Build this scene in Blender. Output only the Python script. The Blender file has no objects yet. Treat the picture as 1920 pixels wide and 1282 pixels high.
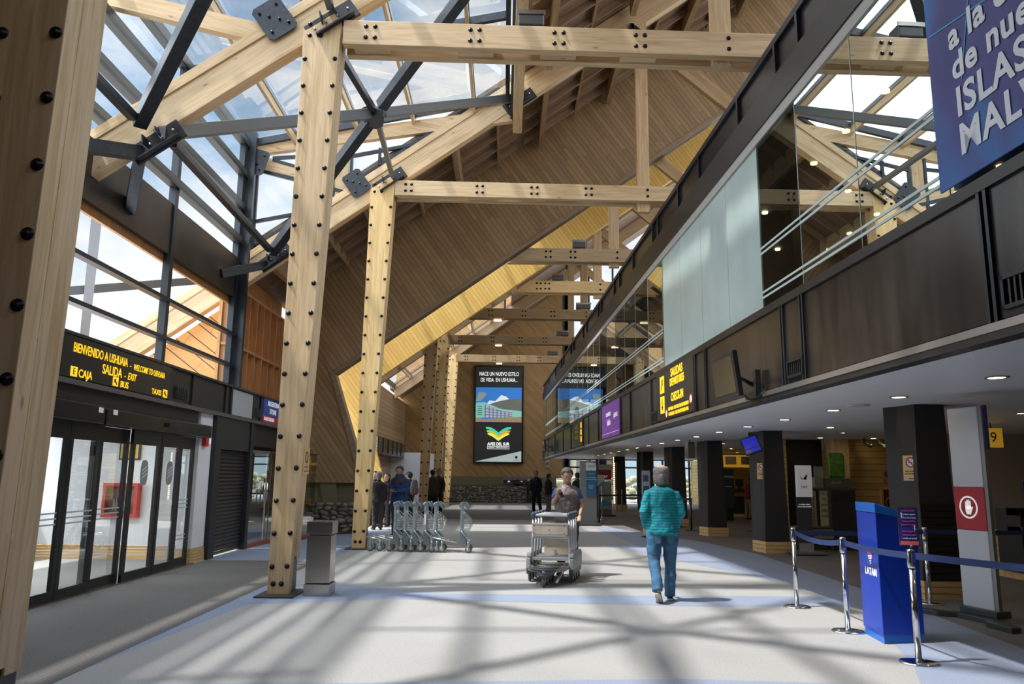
import bpy, bmesh, math, random
from mathutils import Vector, Matrix, Euler
import numpy as np
random.seed(7)
sc = bpy.context.scene
C = sc.collection
PI = math.pi
# ------------------------------------------------------------------ camera
EYE = 1.62
cd = bpy.data.cameras.new('camera'); cam = bpy.data.objects.new('camera', cd); C.objects.link(cam)
cd.sensor_width = 36; cd.lens = 1450/1920*36; cd.clip_end = 2000; cd.clip_start = .05
R3 = (Matrix.Rotation(math.radians(-0.559), 3, 'Z') @ Matrix.Rotation(math.radians(99.8654), 3, 'X') @ Matrix.Rotation(math.radians(0.6), 3, 'Z'))
M4 = R3.to_4x4(); M4.translation = Vector((0, 0, EYE)); cam.matrix_world = M4
sc.camera = cam
# ------------------------------------------------------------------ world, sun, exposure
def build_world():
    w = bpy.data.worlds.new('world'); sc.world = w; w.use_nodes = True
    nt = w.node_tree; nt.nodes.clear(); N = nt.nodes.new; L = nt.links.new
    out = N('ShaderNodeOutputWorld'); bg = N('ShaderNodeBackground'); tc = N('ShaderNodeTexCoord')
    sx = N('ShaderNodeSeparateXYZ'); L(tc.outputs['Generated'], sx.inputs[0])
    grad = N('ShaderNodeValToRGB'); L(sx.outputs[2], grad.inputs[0])
    e = grad.color_ramp.elements
    e[0].position = 0; e[0].color = (.50, .68, .86, 1); e[1].position = .75; e[1].color = (.09, .30, .62, 1)
    mp = N('ShaderNodeMapping'); mp.inputs['Scale'].default_value = (1, 1, 1.6); L(tc.outputs['Generated'], mp.inputs[0])
    no = N('ShaderNodeTexNoise'); no.inputs['Scale'].default_value = 2.6; no.inputs['Detail'].default_value = 8; no.inputs['Roughness'].default_value = .58
    L(mp.outputs[0], no.inputs['Vector'])
    # clouds thicker towards the horizon
    ma = N('ShaderNodeMath'); ma.operation = 'MULTIPLY_ADD'; L(sx.outputs[2], ma.inputs[0]); ma.inputs[1].default_value = -.50; ma.inputs[2].default_value = .255
    ad = N('ShaderNodeMath'); ad.operation = 'ADD'; L(no.outputs[0], ad.inputs[0]); L(ma.outputs[0], ad.inputs[1])
    rp = N('ShaderNodeValToRGB'); L(ad.outputs[0], rp.inputs[0]); rp.color_ramp.elements[0].position = .44; rp.color_ramp.elements[1].position = .62
    mx = N('ShaderNodeMix'); mx.data_type = 'RGBA'; L(rp.outputs[0], mx.inputs[0]); L(grad.outputs[0], mx.inputs[6]); mx.inputs[7].default_value = (.97, .98, 1.0, 1)
    L(mx.outputs[2], bg.inputs[0]); bg.inputs[1].default_value = .86; L(bg.outputs[0], out.inputs[0])
build_world()
SUN = Vector((5.2, 1.4, -10.4)).normalized()
sl = bpy.data.lights.new('sun', 'SUN'); sl.energy = 4.5; sl.angle = math.radians(2.0); sl.color = (1, .96, .9)
so = bpy.data.objects.new('sun', sl); C.objects.link(so); so.rotation_euler = SUN.to_track_quat('-Z', 'Y').to_euler(); so.location = (-20, 0, 40)
fl_ = bpy.data.lights.new('sky_fill', 'SUN'); fl_.energy = 6.8; fl_.angle = math.radians(150); fl_.color = (.90, .95, 1)   # added fill lamp standing in for the wide bright sky
fo = bpy.data.objects.new('sky_fill', fl_); C.objects.link(fo); fo.rotation_euler = Vector((.25, .1, -1)).to_track_quat('-Z', 'Y').to_euler(); fo.location = (0, 0, 60)
sc.view_settings.view_transform = 'Standard'; sc.view_settings.look = 'None'; sc.view_settings.gamma = 1; sc.view_settings.use_curve_mapping = False
sc.view_settings.exposure = 0.35
# ------------------------------------------------------------------ materials
MATS = {}
def base_mat(name):
    m = bpy.data.materials.new(name); m.use_nodes = True
    nt = m.node_tree; b = nt.nodes['Principled BSDF']; return m, nt, b
def M(name, col, rough=.5, metal=0, emit=0, spec=.5, noise=0, nscale=6, bump=0, bscale=40, stretch=None):
    if name in MATS: return MATS[name]
    m, nt, b = base_mat(name); c = (*col, 1)
    b.inputs['Base Color'].default_value = c; b.inputs['Roughness'].default_value = rough; b.inputs['Metallic'].default_value = metal
    b.inputs['Specular IOR Level'].default_value = spec
    N = nt.nodes.new; L = nt.links.new
    if noise:
        tc = N('ShaderNodeTexCoord'); no = N('ShaderNodeTexNoise'); no.inputs['Scale'].default_value = nscale; no.inputs['Detail'].default_value = 5
        L(tc.outputs['Object'], no.inputs['Vector'])
        if stretch:
            mp = N('ShaderNodeMapping'); mp.inputs['Scale'].default_value = stretch; L(tc.outputs['Object'], mp.inputs[0]); L(mp.outputs[0], no.inputs['Vector'])
        mr = N('ShaderNodeMapRange'); mr.inputs[3].default_value = 1-noise; mr.inputs[4].default_value = 1+noise; mr.inputs[1].default_value = .25; mr.inputs[2].default_value = .75
        L(no.outputs[0], mr.inputs[0])
        vm = N('ShaderNodeVectorMath'); vm.operation = 'SCALE'; vm.inputs[0].default_value = col; L(mr.outputs[0], vm.inputs['Scale']); L(vm.outputs[0], b.inputs['Base Color'])
    if bump:
        tc = N('ShaderNodeTexCoord'); no = N('ShaderNodeTexNoise'); no.inputs['Scale'].default_value = bscale; L(tc.outputs['Object'], no.inputs['Vector'])
        bp = N('ShaderNodeBump'); bp.inputs['Strength'].default_value = bump; bp.inputs['Distance'].default_value = .01; L(no.outputs[0], bp.inputs['Height']); L(bp.outputs[0], b.inputs['Normal'])
    if emit:
        b.inputs['Emission Color'].default_value = c; b.inputs['Emission Strength'].default_value = emit
    MATS[name] = m; return m
def wood(name, c1, c2, grain=(0, 0, 1), rough=.55, scale=1.0):
    """timber with grain running along the given axis"""
    if name in MATS: return MATS[name]
    m, nt, b = base_mat(name); N = nt.nodes.new; L = nt.links.new
    g = Vector(grain).normalized(); q = g.rotation_difference(Vector((0, 0, 1)))
    tc = N('ShaderNodeTexCoord'); mp = N('ShaderNodeMapping'); mp.inputs['Rotation'].default_value = q.to_euler(); L(tc.outputs['Object'], mp.inputs[0])
    mp2 = N('ShaderNodeMapping'); mp2.inputs['Scale'].default_value = (14*scale, 14*scale, .9*scale); L(mp.outputs[0], mp2.inputs[0])
    no = N('ShaderNodeTexNoise'); no.inputs['Scale'].default_value = 1.6; no.inputs['Detail'].default_value = 6; no.inputs['Distortion'].default_value = .6; L(mp2.outputs[0], no.inputs['Vector'])
    mp3 = N('ShaderNodeMapping'); mp3.inputs['Scale'].default_value = (11, 11, .7); L(mp.outputs[0], mp3.inputs[0])
    vo = N('ShaderNodeTexVoronoi'); vo.inputs['Scale'].default_value = 1.0; vo.inputs['Randomness'].default_value = .9; L(mp3.outputs[0], vo.inputs['Vector'])
    bl = N('ShaderNodeSeparateColor'); L(vo.outputs['Color'], bl.inputs[0])
    mth = N('ShaderNodeMath'); mth.operation = 'MULTIPLY_ADD'; L(bl.outputs[0], mth.inputs[0]); mth.inputs[1].default_value = .22; L(no.outputs[0], mth.inputs[2])
    rp = N('ShaderNodeValToRGB'); L(mth.outputs[0], rp.inputs[0]); e = rp.color_ramp.elements
    e[0].position = .36; e[0].color = (*c2, 1); e[1].position = .74; e[1].color = (*c1, 1)
    # knots
    mp4 = N('ShaderNodeMapping'); mp4.inputs['Scale'].default_value = (5, 5, 1.6); L(mp.outputs[0], mp4.inputs[0])
    vk = N('ShaderNodeTexVoronoi'); vk.inputs['Scale'].default_value = 1.0; L(mp4.outputs[0], vk.inputs['Vector'])
    kr = N('ShaderNodeMapRange'); L(vk.outputs['Distance'], kr.inputs[0]); kr.inputs[1].default_value = .03; kr.inputs[2].default_value = .1; kr.inputs[3].default_value = .45; kr.inputs[4].default_value = 1
    vm = N('ShaderNodeVectorMath'); vm.operation = 'SCALE'; L(rp.outputs[0], vm.inputs[0]); L(kr.outputs[0], vm.inputs['Scale']); L(vm.outputs[0], b.inputs['Base Color'])
    b.inputs['Roughness'].default_value = rough
    bp = N('ShaderNodeBump'); bp.inputs['Strength'].default_value = .15; bp.inputs['Distance'].default_value = .004; L(no.outputs[0], bp.inputs['Height']); L(bp.outputs[0], b.inputs['Normal'])
    MATS[name] = m; return m
def planks(name, c1, c2, across, along, width, gap=(.03, .02, .01), rough=.5, gw=.07, ends=1.0):
    """boards of a given width; across/along are unit axes lying in the wall"""
    if name in MATS: return MATS[name]
    m, nt, b = base_mat(name); N = nt.nodes.new; L = nt.links.new
    tc = N('ShaderNodeTexCoord')
    def dot(v):
        d = N('ShaderNodeVectorMath'); d.operation = 'DOT_PRODUCT'; L(tc.outputs['Object'], d.inputs[0]); d.inputs[1].default_value = v; return d.outputs['Value']
    def mt(op, a, bb=None, c=None):
        n = N('ShaderNodeMath'); n.operation = op
        for i, v in enumerate((a, bb, c)):
            if v is None: continue
            if isinstance(v, (int, float)): n.inputs[i].default_value = v
            else: L(v, n.inputs[i])
        return n.outputs[0]
    u = mt('DIVIDE', dot(across), width); v = dot(along)
    fu = mt('FLOOR', u); fr = mt('FRACT', u)
    w1 = N('ShaderNodeTexWhiteNoise'); w1.noise_dimensions = '1D'; L(fu, w1.inputs['W'])
    vv = mt('ADD', mt('DIVIDE', v, 1.9), mt('MULTIPLY', w1.outputs['Value'], 9.0)); fv = mt('FLOOR', vv); fvr = mt('FRACT', vv)
    cb = N('ShaderNodeCombineXYZ'); L(fu, cb.inputs[0]); L(fv, cb.inputs[1])
    w2 = N('ShaderNodeTexWhiteNoise'); w2.noise_dimensions = '2D'; L(cb.outputs[0], w2.inputs['Vector'])
    cg = N('ShaderNodeCombineXYZ'); L(mt('MULTIPLY', u, 3.5), cg.inputs[0]); L(mt('ADD', mt('MULTIPLY', v, 1.1), mt('MULTIPLY', fu, 3.7)), cg.inputs[1])
    no = N('ShaderNodeTexNoise'); no.inputs['Scale'].default_value = 1.5; no.inputs['Detail'].default_value = 4; L(cg.outputs[0], no.inputs['Vector'])
    f = mt('ADD', mt('MULTIPLY', w2.outputs['Value'], .55), mt('MULTIPLY', no.outputs[0], .6))
    rp = N('ShaderNodeValToRGB'); L(f, rp.inputs[0]); e = rp.color_ramp.elements; e[0].position = .15; e[0].color = (*c2, 1); e[1].position = .85; e[1].color = (*c1, 1)
    g1 = mt('LESS_THAN', fr, gw); g2 = mt('LESS_THAN', fvr, .003*ends); g = mt('MAXIMUM', g1, g2)
    mx = N('ShaderNodeMix'); mx.data_type = 'RGBA'; L(g, mx.inputs[0]); L(rp.outputs[0], mx.inputs[6]); mx.inputs[7].default_value = (*gap, 1)
    L(mx.outputs[2], b.inputs['Base Color']); b.inputs['Roughness'].default_value = rough
    bp = N('ShaderNodeBump'); bp.invert = True; bp.inputs['Strength'].default_value = .5; bp.inputs['Distance'].default_value = .01; L(g, bp.inputs['Height']); L(bp.outputs[0], b.inputs['Normal'])
    MATS[name] = m; return m
def glass(name, tint=(1, 1, 1), refl=1.0, ior=1.5, rough=0.0):
    if name in MATS: return MATS[name]
    m = bpy.data.materials.new(name); m.use_nodes = True; nt = m.node_tree; nt.nodes.clear(); N = nt.nodes.new; L = nt.links.new
    out = N('ShaderNodeOutputMaterial'); tr = N('ShaderNodeBsdfTransparent'); tr.inputs[0].default_value = (*tint, 1)
    gl = N('ShaderNodeBsdfGlossy'); gl.inputs['Roughness'].default_value = rough; gl.inputs[0].default_value = (.95, 1, .98, 1)
    fr = N('ShaderNodeFresnel'); fr.inputs[0].default_value = ior; mu = N('ShaderNodeMath'); mu.operation = 'MULTIPLY'; mu.use_clamp = True; L(fr.outputs[0], mu.inputs[0]); mu.inputs[1].default_value = refl
    mx = N('ShaderNodeMixShader'); L(mu.outputs[0], mx.inputs[0]); L(tr.outputs[0], mx.inputs[1]); L(gl.outputs[0], mx.inputs[2]); L(mx.outputs[0], out.inputs[0])
    MATS[name] = m; return m
TC1, TC2 = (.75, .55, .33), (.56, .37, .18)
WZ = wood('timber_upright', TC1, TC2, (0, 0, 1))
WX = wood('timber_level', TC1, TC2, (1, 0, 0))
WY = wood('timber_lengthwise', TC1, TC2, (0, 1, 0))
SL = .72; SA = math.atan(SL)
WS = wood('timber_sloping', TC1, TC2, (1, 0, SL))
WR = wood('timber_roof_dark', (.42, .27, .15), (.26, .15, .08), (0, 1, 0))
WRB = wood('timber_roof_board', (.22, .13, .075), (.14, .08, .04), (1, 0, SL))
WO = wood('timber_orange', (.62, .32, .13), (.46, .21, .08), (0, 0, 1))
WB = wood('timber_baseboard', (.72, .48, .22), (.52, .32, .13), (1, 0, 0))
STEEL = M('painted_steel_dark', (.045, .05, .058), .38, .55, noise=.25, nscale=14)
STEELG = M('painted_steel_grey', (.20, .21, .22), .45, .4)
BLK = M('black_cladding', (.018, .018, .02), .42, 0, noise=.2)
BOLT = M('black_bolt', (.015, .015, .018), .35, .6)
PANEL = M('dark_fascia_panel', (.036, .032, .030), .27, .35, noise=.6, nscale=2.2, stretch=(1.5, 2.2, .35))
FRAME = M('dark_window_frame', (.035, .042, .052), .35, .5)
INOX = M('brushed_steel', (.42, .40, .38), .24, 1, noise=.1, nscale=3)
CHROME = M('chrome', (.75, .76, .78), .12, 1)
WHITE = M('white_plaster', (.78, .79, .82), .7)
SOFF = M('soffit_paint', (.84, .85, .90), .45)
# ------------------------------------------------------------------ mesh building
class MB:
    def __init__(s): s.v = []; s.f = []; s.m = []; s.smooth = []
    def add(s, vs, fs, mi=0, sm=False):
        o = len(s.v); s.v += [tuple(v) for v in vs]
        for f in fs: s.f.append([i+o for i in f]); s.m.append(mi); s.smooth.append(sm)
        return s
    def hexa(s, p, mi=0):   # p: 4 bottom + 4 top
        return s.add(p, [(0, 3, 2, 1), (4, 5, 6, 7), (0, 1, 5, 4), (1, 2, 6, 5), (2, 3, 7, 6), (3, 0, 4, 7)], mi)
    def box(s, x0, x1, y0, y1, z0, z1, mi=0):
        return s.hexa([(x0, y0, z0), (x1, y0, z0), (x1, y1, z0), (x0, y1, z0), (x0, y0, z1), (x1, y0, z1), (x1, y1, z1), (x0, y1, z1)], mi)
    def bar(s, a, b, w, h, up=(0, 0, 1), mi=0):
        a = Vector(a); b = Vector(b); d = (b-a).normalized(); up = Vector(up); r = d.cross(up)
        if r.length < 1e-4: r = d.cross(Vector((1, 0, 0)))
        r.normalize(); u = r.cross(d); r *= w/2; u *= h/2
        return s.hexa([a-r-u, a+r-u, b+r-u, b-r-u, a-r+u, a+r+u, b+r+u, b-r+u], mi)
    def prism(s, poly, vec, mi=0):
        n = len(poly); vec = Vector(vec); P = [Vector(p) for p in poly]
        s.add(P+[p+vec for p in P], [tuple(range(n))[::-1], tuple(range(n, 2*n))]+[(i, (i+1) % n, n+(i+1) % n, n+i) for i in range(n)], mi); return s
    def loft(s, rings, cap=True, mi=0, sm=True, closed=False):
        n = len(rings[0]); k = len(rings); vs = [v for r in rings for v in r]; fs = []
        for i in range(k-1 if not closed else k):
            for j in range(n):
                a = i*n+j; b = i*n+(j+1) % n; i2 = (i+1) % k; fs.append((a, b, i2*n+(j+1) % n, i2*n+j))
        if cap and not closed: fs += [tuple(range(n))[::-1], tuple(range((k-1)*n, k*n))]
        return s.add(vs, fs, mi, sm)
    def tube(s, pts, r, n=8, mi=0, cap=True, closed=False):
        pts = [Vector(p) for p in pts]; k = len(pts); rr = r if isinstance(r, (list, tuple)) else [r]*k; rings = []; prev = None
        for i, p in enumerate(pts):
            a = pts[i-1] if (i > 0 or closed) else p; b = pts[(i+1) % k] if (i < k-1 or closed) else p
            d = (b-a).normalized()
            if prev is None:
                u = d.orthogonal().normalized()
            else:
                u = (prev-d*prev.dot(d)); u = u.normalized() if u.length > 1e-5 else d.orthogonal().normalized()
            prev = u; w = d.cross(u)
            q = rr[i] if not isinstance(rr[i], (list, tuple)) else rr[i]
            ra, rb = (q, q) if not isinstance(q, (list, tuple)) else q
            rings.append([p+u*ra*math.cos(t)+w*rb*math.sin(t) for t in [2*PI*j/n for j in range(n)]])
        return s.loft(rings, cap, mi, True, closed)
    def cyl(s, a, b, r, n=16, mi=0, r2=None, sm=True):
        return s.tube([a, b], [r, r if r2 is None else r2], n, mi)
    def ell(s, c, r, n=12, k=8, mi=0, rot=None):
        c = Vector(c); rings = []
        for i in range(k+1):
            t = PI*(i+.02 if i == 0 else i-.02 if i == k else i)/k
            ring = []
            for j in range(n):
                f = 2*PI*j/n; v = Vector((r[0]*math.sin(t)*math.cos(f), r[1]*math.sin(t)*math.sin(f), -r[2]*math.cos(t)))
                if rot is not None: v = rot @ v
                ring.append(c+v)
            rings.append(ring)
        return s.loft(rings, True, mi, True)
    def lathe(s, prof, c=(0, 0, 0), n=24, mi=0):
        c = Vector(c); return s.loft([[c+Vector((r*math.cos(2*PI*j/n), r*math.sin(2*PI*j/n), z)) for j in range(n)] for r, z in prof], True, mi, True)
    def quad(s, a, b, c, d, mi=0): return s.add([a, b, c, d], [(0, 1, 2, 3)], mi)
def obj(name, mb, mats, parent=None, bevel=0, world=True, loc=None):
    me = bpy.data.meshes.new(name); off = Vector((0, 0, 0))
    if parent is not None and world and not parent.get('_local'):
        p = parent; 
        while p is not None: off += Vector(p.location); p = p.parent
    if loc is not None: off = off + Vector(loc)
    me.from_pydata([tuple(Vector(v)-off) for v in mb.v], [], mb.f)
    if not isinstance(mats, (list, tuple)): mats = [mats]
    for m in mats: me.materials.append(m)
    me.polygons.foreach_set('material_index', mb.m); me.polygons.foreach_set('use_smooth', mb.smooth)
    me.update(); me.validate()
    bm = bmesh.new(); bm.from_mesh(me); bmesh.ops.recalc_face_normals(bm, faces=bm.faces); bm.to_mesh(me); bm.free()
    o = bpy.data.objects.new(name, me); C.objects.link(o)
    if parent is not None: o.parent = parent
    if loc is not None: o.location = loc
    if bevel:
        b = o.modifiers.new('bevel', 'BEVEL'); b.width = bevel; b.segments = 2; b.limit_method = 'ANGLE'
    return o
def thing(name, label, cat, loc=(0, 0, 0), rotz=0, group=None, local=False):
    o = bpy.data.objects.new(name, None); C.objects.link(o); o.location = loc; o.rotation_euler = (0, 0, rotz)
    o.empty_display_size = .2; o['label'] = label; o['category'] = cat
    if group: o['group'] = group
    if local: o['_local'] = 1
    return o
def tag(o, label, cat, group=None, kind=None):
    o['label'] = label; o['category'] = cat
    if group: o['group'] = group
    if kind: o['kind'] = kind
    return o
def struct(name, mb, mats, bevel=0, label=None):
    o = obj(name, mb, mats, None, bevel); o['kind'] = 'structure'
    if label: o['label'] = label
    return o
def clone(o, parent=None):
    c = o.copy(); C.objects.link(c)
    if parent is not None: c.parent = parent
    for ch in list(o.children): clone(ch, c)
    return c
def dup(o, loc, rotz=None, label=None):
    c = clone(o); c.location = loc
    if rotz is not None: c.rotation_euler = (0, 0, rotz)
    if label: c['label'] = label
    return c
def text_mb(s, size, origin, right, up, sx=1.0, align='CENTER', ext=.002, bold=0, shear=0, space=1.0, fit=None):
    cu = bpy.data.curves.new('t', 'FONT'); cu.body = s; cu.size = size; cu.align_x = align; cu.align_y = 'CENTER'; cu.extrude = ext; cu.offset = bold*.5; cu.shear = shear; cu.resolution_u = 4; cu.space_character = space
    t = bpy.data.objects.new('t', cu); C.objects.link(t); bpy.context.view_layer.update()
    me = t.to_mesh(); right = Vector(right).normalized(); up = Vector(up).normalized(); n = right.cross(up); O = Vector(origin)
    if fit: xs__ = [v.co.x for v in me.vertices]; sx = fit/(max(xs__)-min(xs__))
    mb = MB(); mb.add([O+right*v.co.x*sx+up*v.co.y+n*v.co.z for v in me.vertices], [tuple(p.vertices) for p in me.polygons])
    t.to_mesh_clear(); bpy.data.objects.remove(t); bpy.data.curves.remove(cu); return mb
def lettering(s, size, origin, right, up, mat, parent, name='lettering', **k):
    return obj(name, text_mb(s, size, origin, right, up, **k), mat, parent)
def disc(mb, c, r, right, up, n=24, t=.003, mi=0, r0=None):
    right = Vector(right).normalized(); up = Vector(up).normalized(); nn = right.cross(up); c = Vector(c)
    o = [c+(right*math.cos(2*PI*i/n)+up*math.sin(2*PI*i/n))*r for i in range(n)]
    if r0 is None: mb.prism(o, nn*t, mi)
    else:
        i_ = [c+(right*math.cos(2*PI*i/n)+up*math.sin(2*PI*i/n))*r0 for i in range(n)]
        for k in range(n):
            j = (k+1) % n; mb.prism([i_[k], o[k], o[j], i_[j]], nn*t, mi)
    return mb
def curve_sheet(mb, pts, o, right, up, t=.003, mi=0):
    right = Vector(right).normalized(); up = Vector(up).normalized(); n = right.cross(up); o = Vector(o)
    return mb.prism([o+right*a+up*b for a, b in pts], n*t, mi)
# ================================================================== SETTING
def rb(x): return 8.06+SL*(x+3.31)      # underside of the rafters
RT = .80                                 # rafter height (vertical)
XF = -6.3                                # facade glazing plane
# ---- floor
def floor_mat(name, col, blue=0, rib=False):
    m, nt, b = base_mat(name); N = nt.nodes.new; L = nt.links.new
    tc = N('ShaderNodeTexCoord'); no = N('ShaderNodeTexNoise'); no.inputs['Scale'].default_value = 55; no.inputs['Detail'].default_value = 6; L(tc.outputs['Object'], no.inputs['Vector'])
    n2 = N('ShaderNodeTexNoise'); n2.inputs['Scale'].default_value = .8; n2.inputs['Detail'].default_value = 5; L(tc.outputs['Object'], n2.inputs['Vector'])
    ad = N('ShaderNodeMath'); ad.operation = 'MULTIPLY_ADD'; L(n2.outputs[0], ad.inputs[0]); ad.inputs[1].default_value = .5; L(no.outputs[0], ad.inputs[2])
    mr = N('ShaderNodeMapRange'); L(ad.outputs[0], mr.inputs[0]); mr.inputs[1].default_value = .5; mr.inputs[2].default_value = 1; mr.inputs[3].default_value = .84; mr.inputs[4].default_value = 1.14
    vm = N('ShaderNodeVectorMath'); vm.operation = 'SCALE'; vm.inputs[0].default_value = col; L(mr.outputs[0], vm.inputs['Scale']); L(vm.outputs[0], b.inputs['Base Color'])
    b.inputs['Roughness'].default_value = .75; b.inputs['Specular IOR Level'].default_value = .3
    bp = N('ShaderNodeBump'); bp.inputs['Strength'].default_value = .35; bp.inputs['Distance'].default_value = .004; h = no.outputs[0]
    if rib:
        sx = N('ShaderNodeSeparateXYZ'); L(tc.outputs['Object'], sx.inputs[0])
        s = N('ShaderNodeMath'); s.operation = 'MULTIPLY'; L(sx.outputs[0], s.inputs[0]); s.inputs[1].default_value = 2*PI/.05
        s2 = N('ShaderNodeMath'); s2.operation = 'SINE'; L(s.outputs[0], s2.inputs[0]); h = s2.outputs[0]; bp.inputs['Strength'].default_value = .7
    L(h, bp.inputs['Height']); L(bp.outputs[0], b.inputs['Normal']); return m
FG = floor_mat('carpet_grey', (.37, .36, .35)); FB = floor_mat('carpet_blue', (.265, .305, .405)); FD = floor_mat('carpet_brown_grey', (.17, .155, .15)); FM = floor_mat('ribbed_mat', (.15, .14, .13), rib=True)
fl = MB(); fl.box(-9.2, 12.2, -6, 50.2, -.12, 0, 0)
def patch(poly, z, mi): fl.add([(x, y, z) for x, y in poly], [tuple(range(len(poly)))], mi)
patch([(-5.6, 15.25), (-3.5, 15.25), (-3.3, 17.2), (-3.0, 24), (-5.6, 24)], .0012, 1)
patch([(-3.48, 6.8), (-3.48, 12.0), (-2.3, 12.0), (-.9, 11.3), (-1.8, 10.6), (-3.2, 10.2)], .0012, 1)
patch([(-3.48, -6), (-3.48, 6.4), (-1.2, 6.5), (1.5, 6.7), (3.4, 6.55), (2.4, 5.0), (2.2, -6)], .0012, 1)
patch([(-1.6, 10.75), (2.6, 10.35), (4.7, 10.5), (4.7, 11.3), (1.0, 11.2), (-1.6, 11.3)], .0014, 1)
patch([(3.4, 6.6), (3.7, 7.3), (4.6, 10.3), (4.55, 12.5), (3.2, 17), (2.5, 19.3), (3.3, 19.5), (3.0, 25.5), (3.7, 25.5), (5.2, 20.5), (5.6, 17.6), (5.45, 12), (5.15, 8), (4.8, 5), (4.5, -6), (2.2, -6), (2.4, 5.0)], .0018, 1)  # blue carpet strip; its zigzag outline also follows sun and shade edges
patch([(3.7, 25.5), (5.2, 20.5), (5.6, 17.6), (5.45, 12), (5.15, 8), (4.8, 5), (4.5, -6), (12.2, -6), (12.2, 50), (2.5, 50), (2.5, 36)], .0022, 2)
patch([(-3.0, 30), (2.6, 30), (2.5, 50), (-5.6, 50), (-5.6, 36)], .0022, 2)
patch([(-5.6, -6), (-3.48, -6), (-3.48, 15.2), (-5.6, 15.2)], .004, 3)
f = struct('floor', fl, [FG, FB, FD, FM])
# ---- outside ground and the things seen through the glass
g = MB(); g.box(-90, 90, -60, 160, -.5, -.14); struct('floor_outside', g, M('outside_paving', (.35, .34, .32), .9, noise=.2))
# ---- roof, sloping, solid part right of the skylights, and left of them between the frames
def slab_x(mb, x0, x1, y0, y1, dz, th, mi=0):
    p = []
    for (x, y) in ((x0, y0), (x1, y0), (x1, y1), (x0, y1)): p.append((x, y, rb(x)+dz))
    mb.hexa(p+[(a, b, c+th) for a, b, c in p], mi)
rf = MB()
slab_x(rf, .35, 13.5, -6, 22.6, RT, .25); slab_x(rf, -6.6, .35, -6, 4.9, RT, .25)
slab_x(rf, -6.6, .35, 17.95, 22.6, RT, .25)
slab_x(rf, .35, 13.5, 22.6, 50.3, RT, .25)
slab_x(rf, -6.6, .35, 26.6, 37.6, RT, .25)
slab_x(rf, -6.6, .35, 44.6, 50.3, RT, .25)
slab_x(rf, -6.6, -5.2, 22.6, 26.6, RT, .25)
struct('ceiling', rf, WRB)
# ---- roof joists: slim battens along the slope, deep joists across
def joist_bay(label, x0, x1, y0, y1, ny, nx):
    t = thing('roof_joists', label, 'joists', ((x0+x1)/2, (y0+y1)/2, rb((x0+x1)/2)+RT))
    for i in range(ny):
        y = y0+(i+.5)*(y1-y0)/ny; mb = MB(); mb.hexa([(x0, y-.02, rb(x0)+RT-.2), (x1, y-.02, rb(x1)+RT-.2), (x1, y+.02, rb(x1)+RT-.2), (x0, y+.02, rb(x0)+RT-.2), (x0, y-.02, rb(x0)+RT-.002), (x1, y-.02, rb(x1)+RT-.002), (x1, y+.02, rb(x1)+RT-.002), (x0, y+.02, rb(x0)+RT-.002)])
        obj('batten', mb, WSR, t)
    for i in range(nx):
        x = x0+(i+.5)*(x1-x0)/nx; deep = (i % 2 == 0); w = .07 if deep else .03; d = .5 if deep else .22
        mb = MB(); mb.hexa([(x-w, y0, rb(x)+RT-d), (x+w, y0, rb(x)+RT-d), (x+w, y1, rb(x)+RT-d), (x-w, y1, rb(x)+RT-d), (x-w, y0, rb(x-w)+RT-.003), (x+w, y0, rb(x+w)+RT-.003), (x+w, y1, rb(x+w)+RT-.003), (x-w, y1, rb(x-w)+RT-.003)])
        obj('deep_joist' if deep else 'joist', mb, WYR if deep else WYR, t)
    return t
WSR = wood('timber_batten', (.38, .25, .16), (.26, .16, .09), (1, 0, SL)); WYR = wood('timber_joist', (.44, .30, .16), (.30, .19, .09), (0, 1, 0))
joist_bay('timber joist grid under the roof, left end between second frame and planked cross wall', -6.3, .3, 18.1, 22.2, 5, 6)
joist_bay('timber joist grid under the roof, rising right between second frame and planked cross wall', .5, 10.9, 18.1, 22.2, 5, 10)
joist_bay('timber joist grid right of the skylight edge, between first and second frame', .5, 10.9, 11.3, 17.6, 8, 10)
joist_bay('timber joist grid right of the skylight, nearest bay overhead', .5, 10.9, 4.6, 10.8, 8, 10)
joist_bay('dim timber joist grid behind the yellow lit planks', -6.2, 10.9, 27.0, 31.5, 5, 15)
joist_bay('dim timber joist grid in the far hall over the boxed columns', -6.2, 10.9, 32.0, 37.6, 5, 15)
# ---- planked cross walls
AC = (math.cos(SA), 0, math.sin(SA)); AL = (-math.sin(SA), 0, math.cos(SA))
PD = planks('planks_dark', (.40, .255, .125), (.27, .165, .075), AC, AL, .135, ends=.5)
PY = planks('planks_lit_yellow', (.95, .62, .18), (.80, .49, .12), AC, AL, .125, gap=(.30, .17, .04), ends=0)  # same boarding as the dark wall, brighter light put into the colour
PB = planks('planks_back_wall', (.44, .26, .10), (.30, .17, .06), (.707, 0, .707), (-.707, 0, .707), .15, gap=(.12, .065, .02), gw=.05, ends=.6)
PO = planks('planks_outside', (.80, .46, .17), (.66, .34, .11), (.6, 0, .8), (-.8, 0, .6), .30)
def oz(x): return 7.93+.713*(x+.05)      # lower edge of the planked walls
def cross(y0, th, leftx0, leftx1, zb, xr, xl):
    mb = MB()
    # sloped band
    mb.prism([(leftx0, y0, oz(leftx0)), (xr, y0, oz(xr)), (xr, y0, rb(xr)+RT+.1), (leftx0, y0, rb(leftx0)+RT+.1)], (0, th, 0))
    mb.prism([(xl, y0, zb), (leftx1, y0, zb), (leftx0, y0, oz(leftx0)), (leftx0, y0, rb(leftx0)+RT+.1), (xl, y0, rb(xl)+RT+.1)], (0, th, 0))
    return mb
struct('wall_portal', cross(22.3, .35, -4.9, -3.84, 1.4, 12.6, -6.45), PD)
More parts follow.
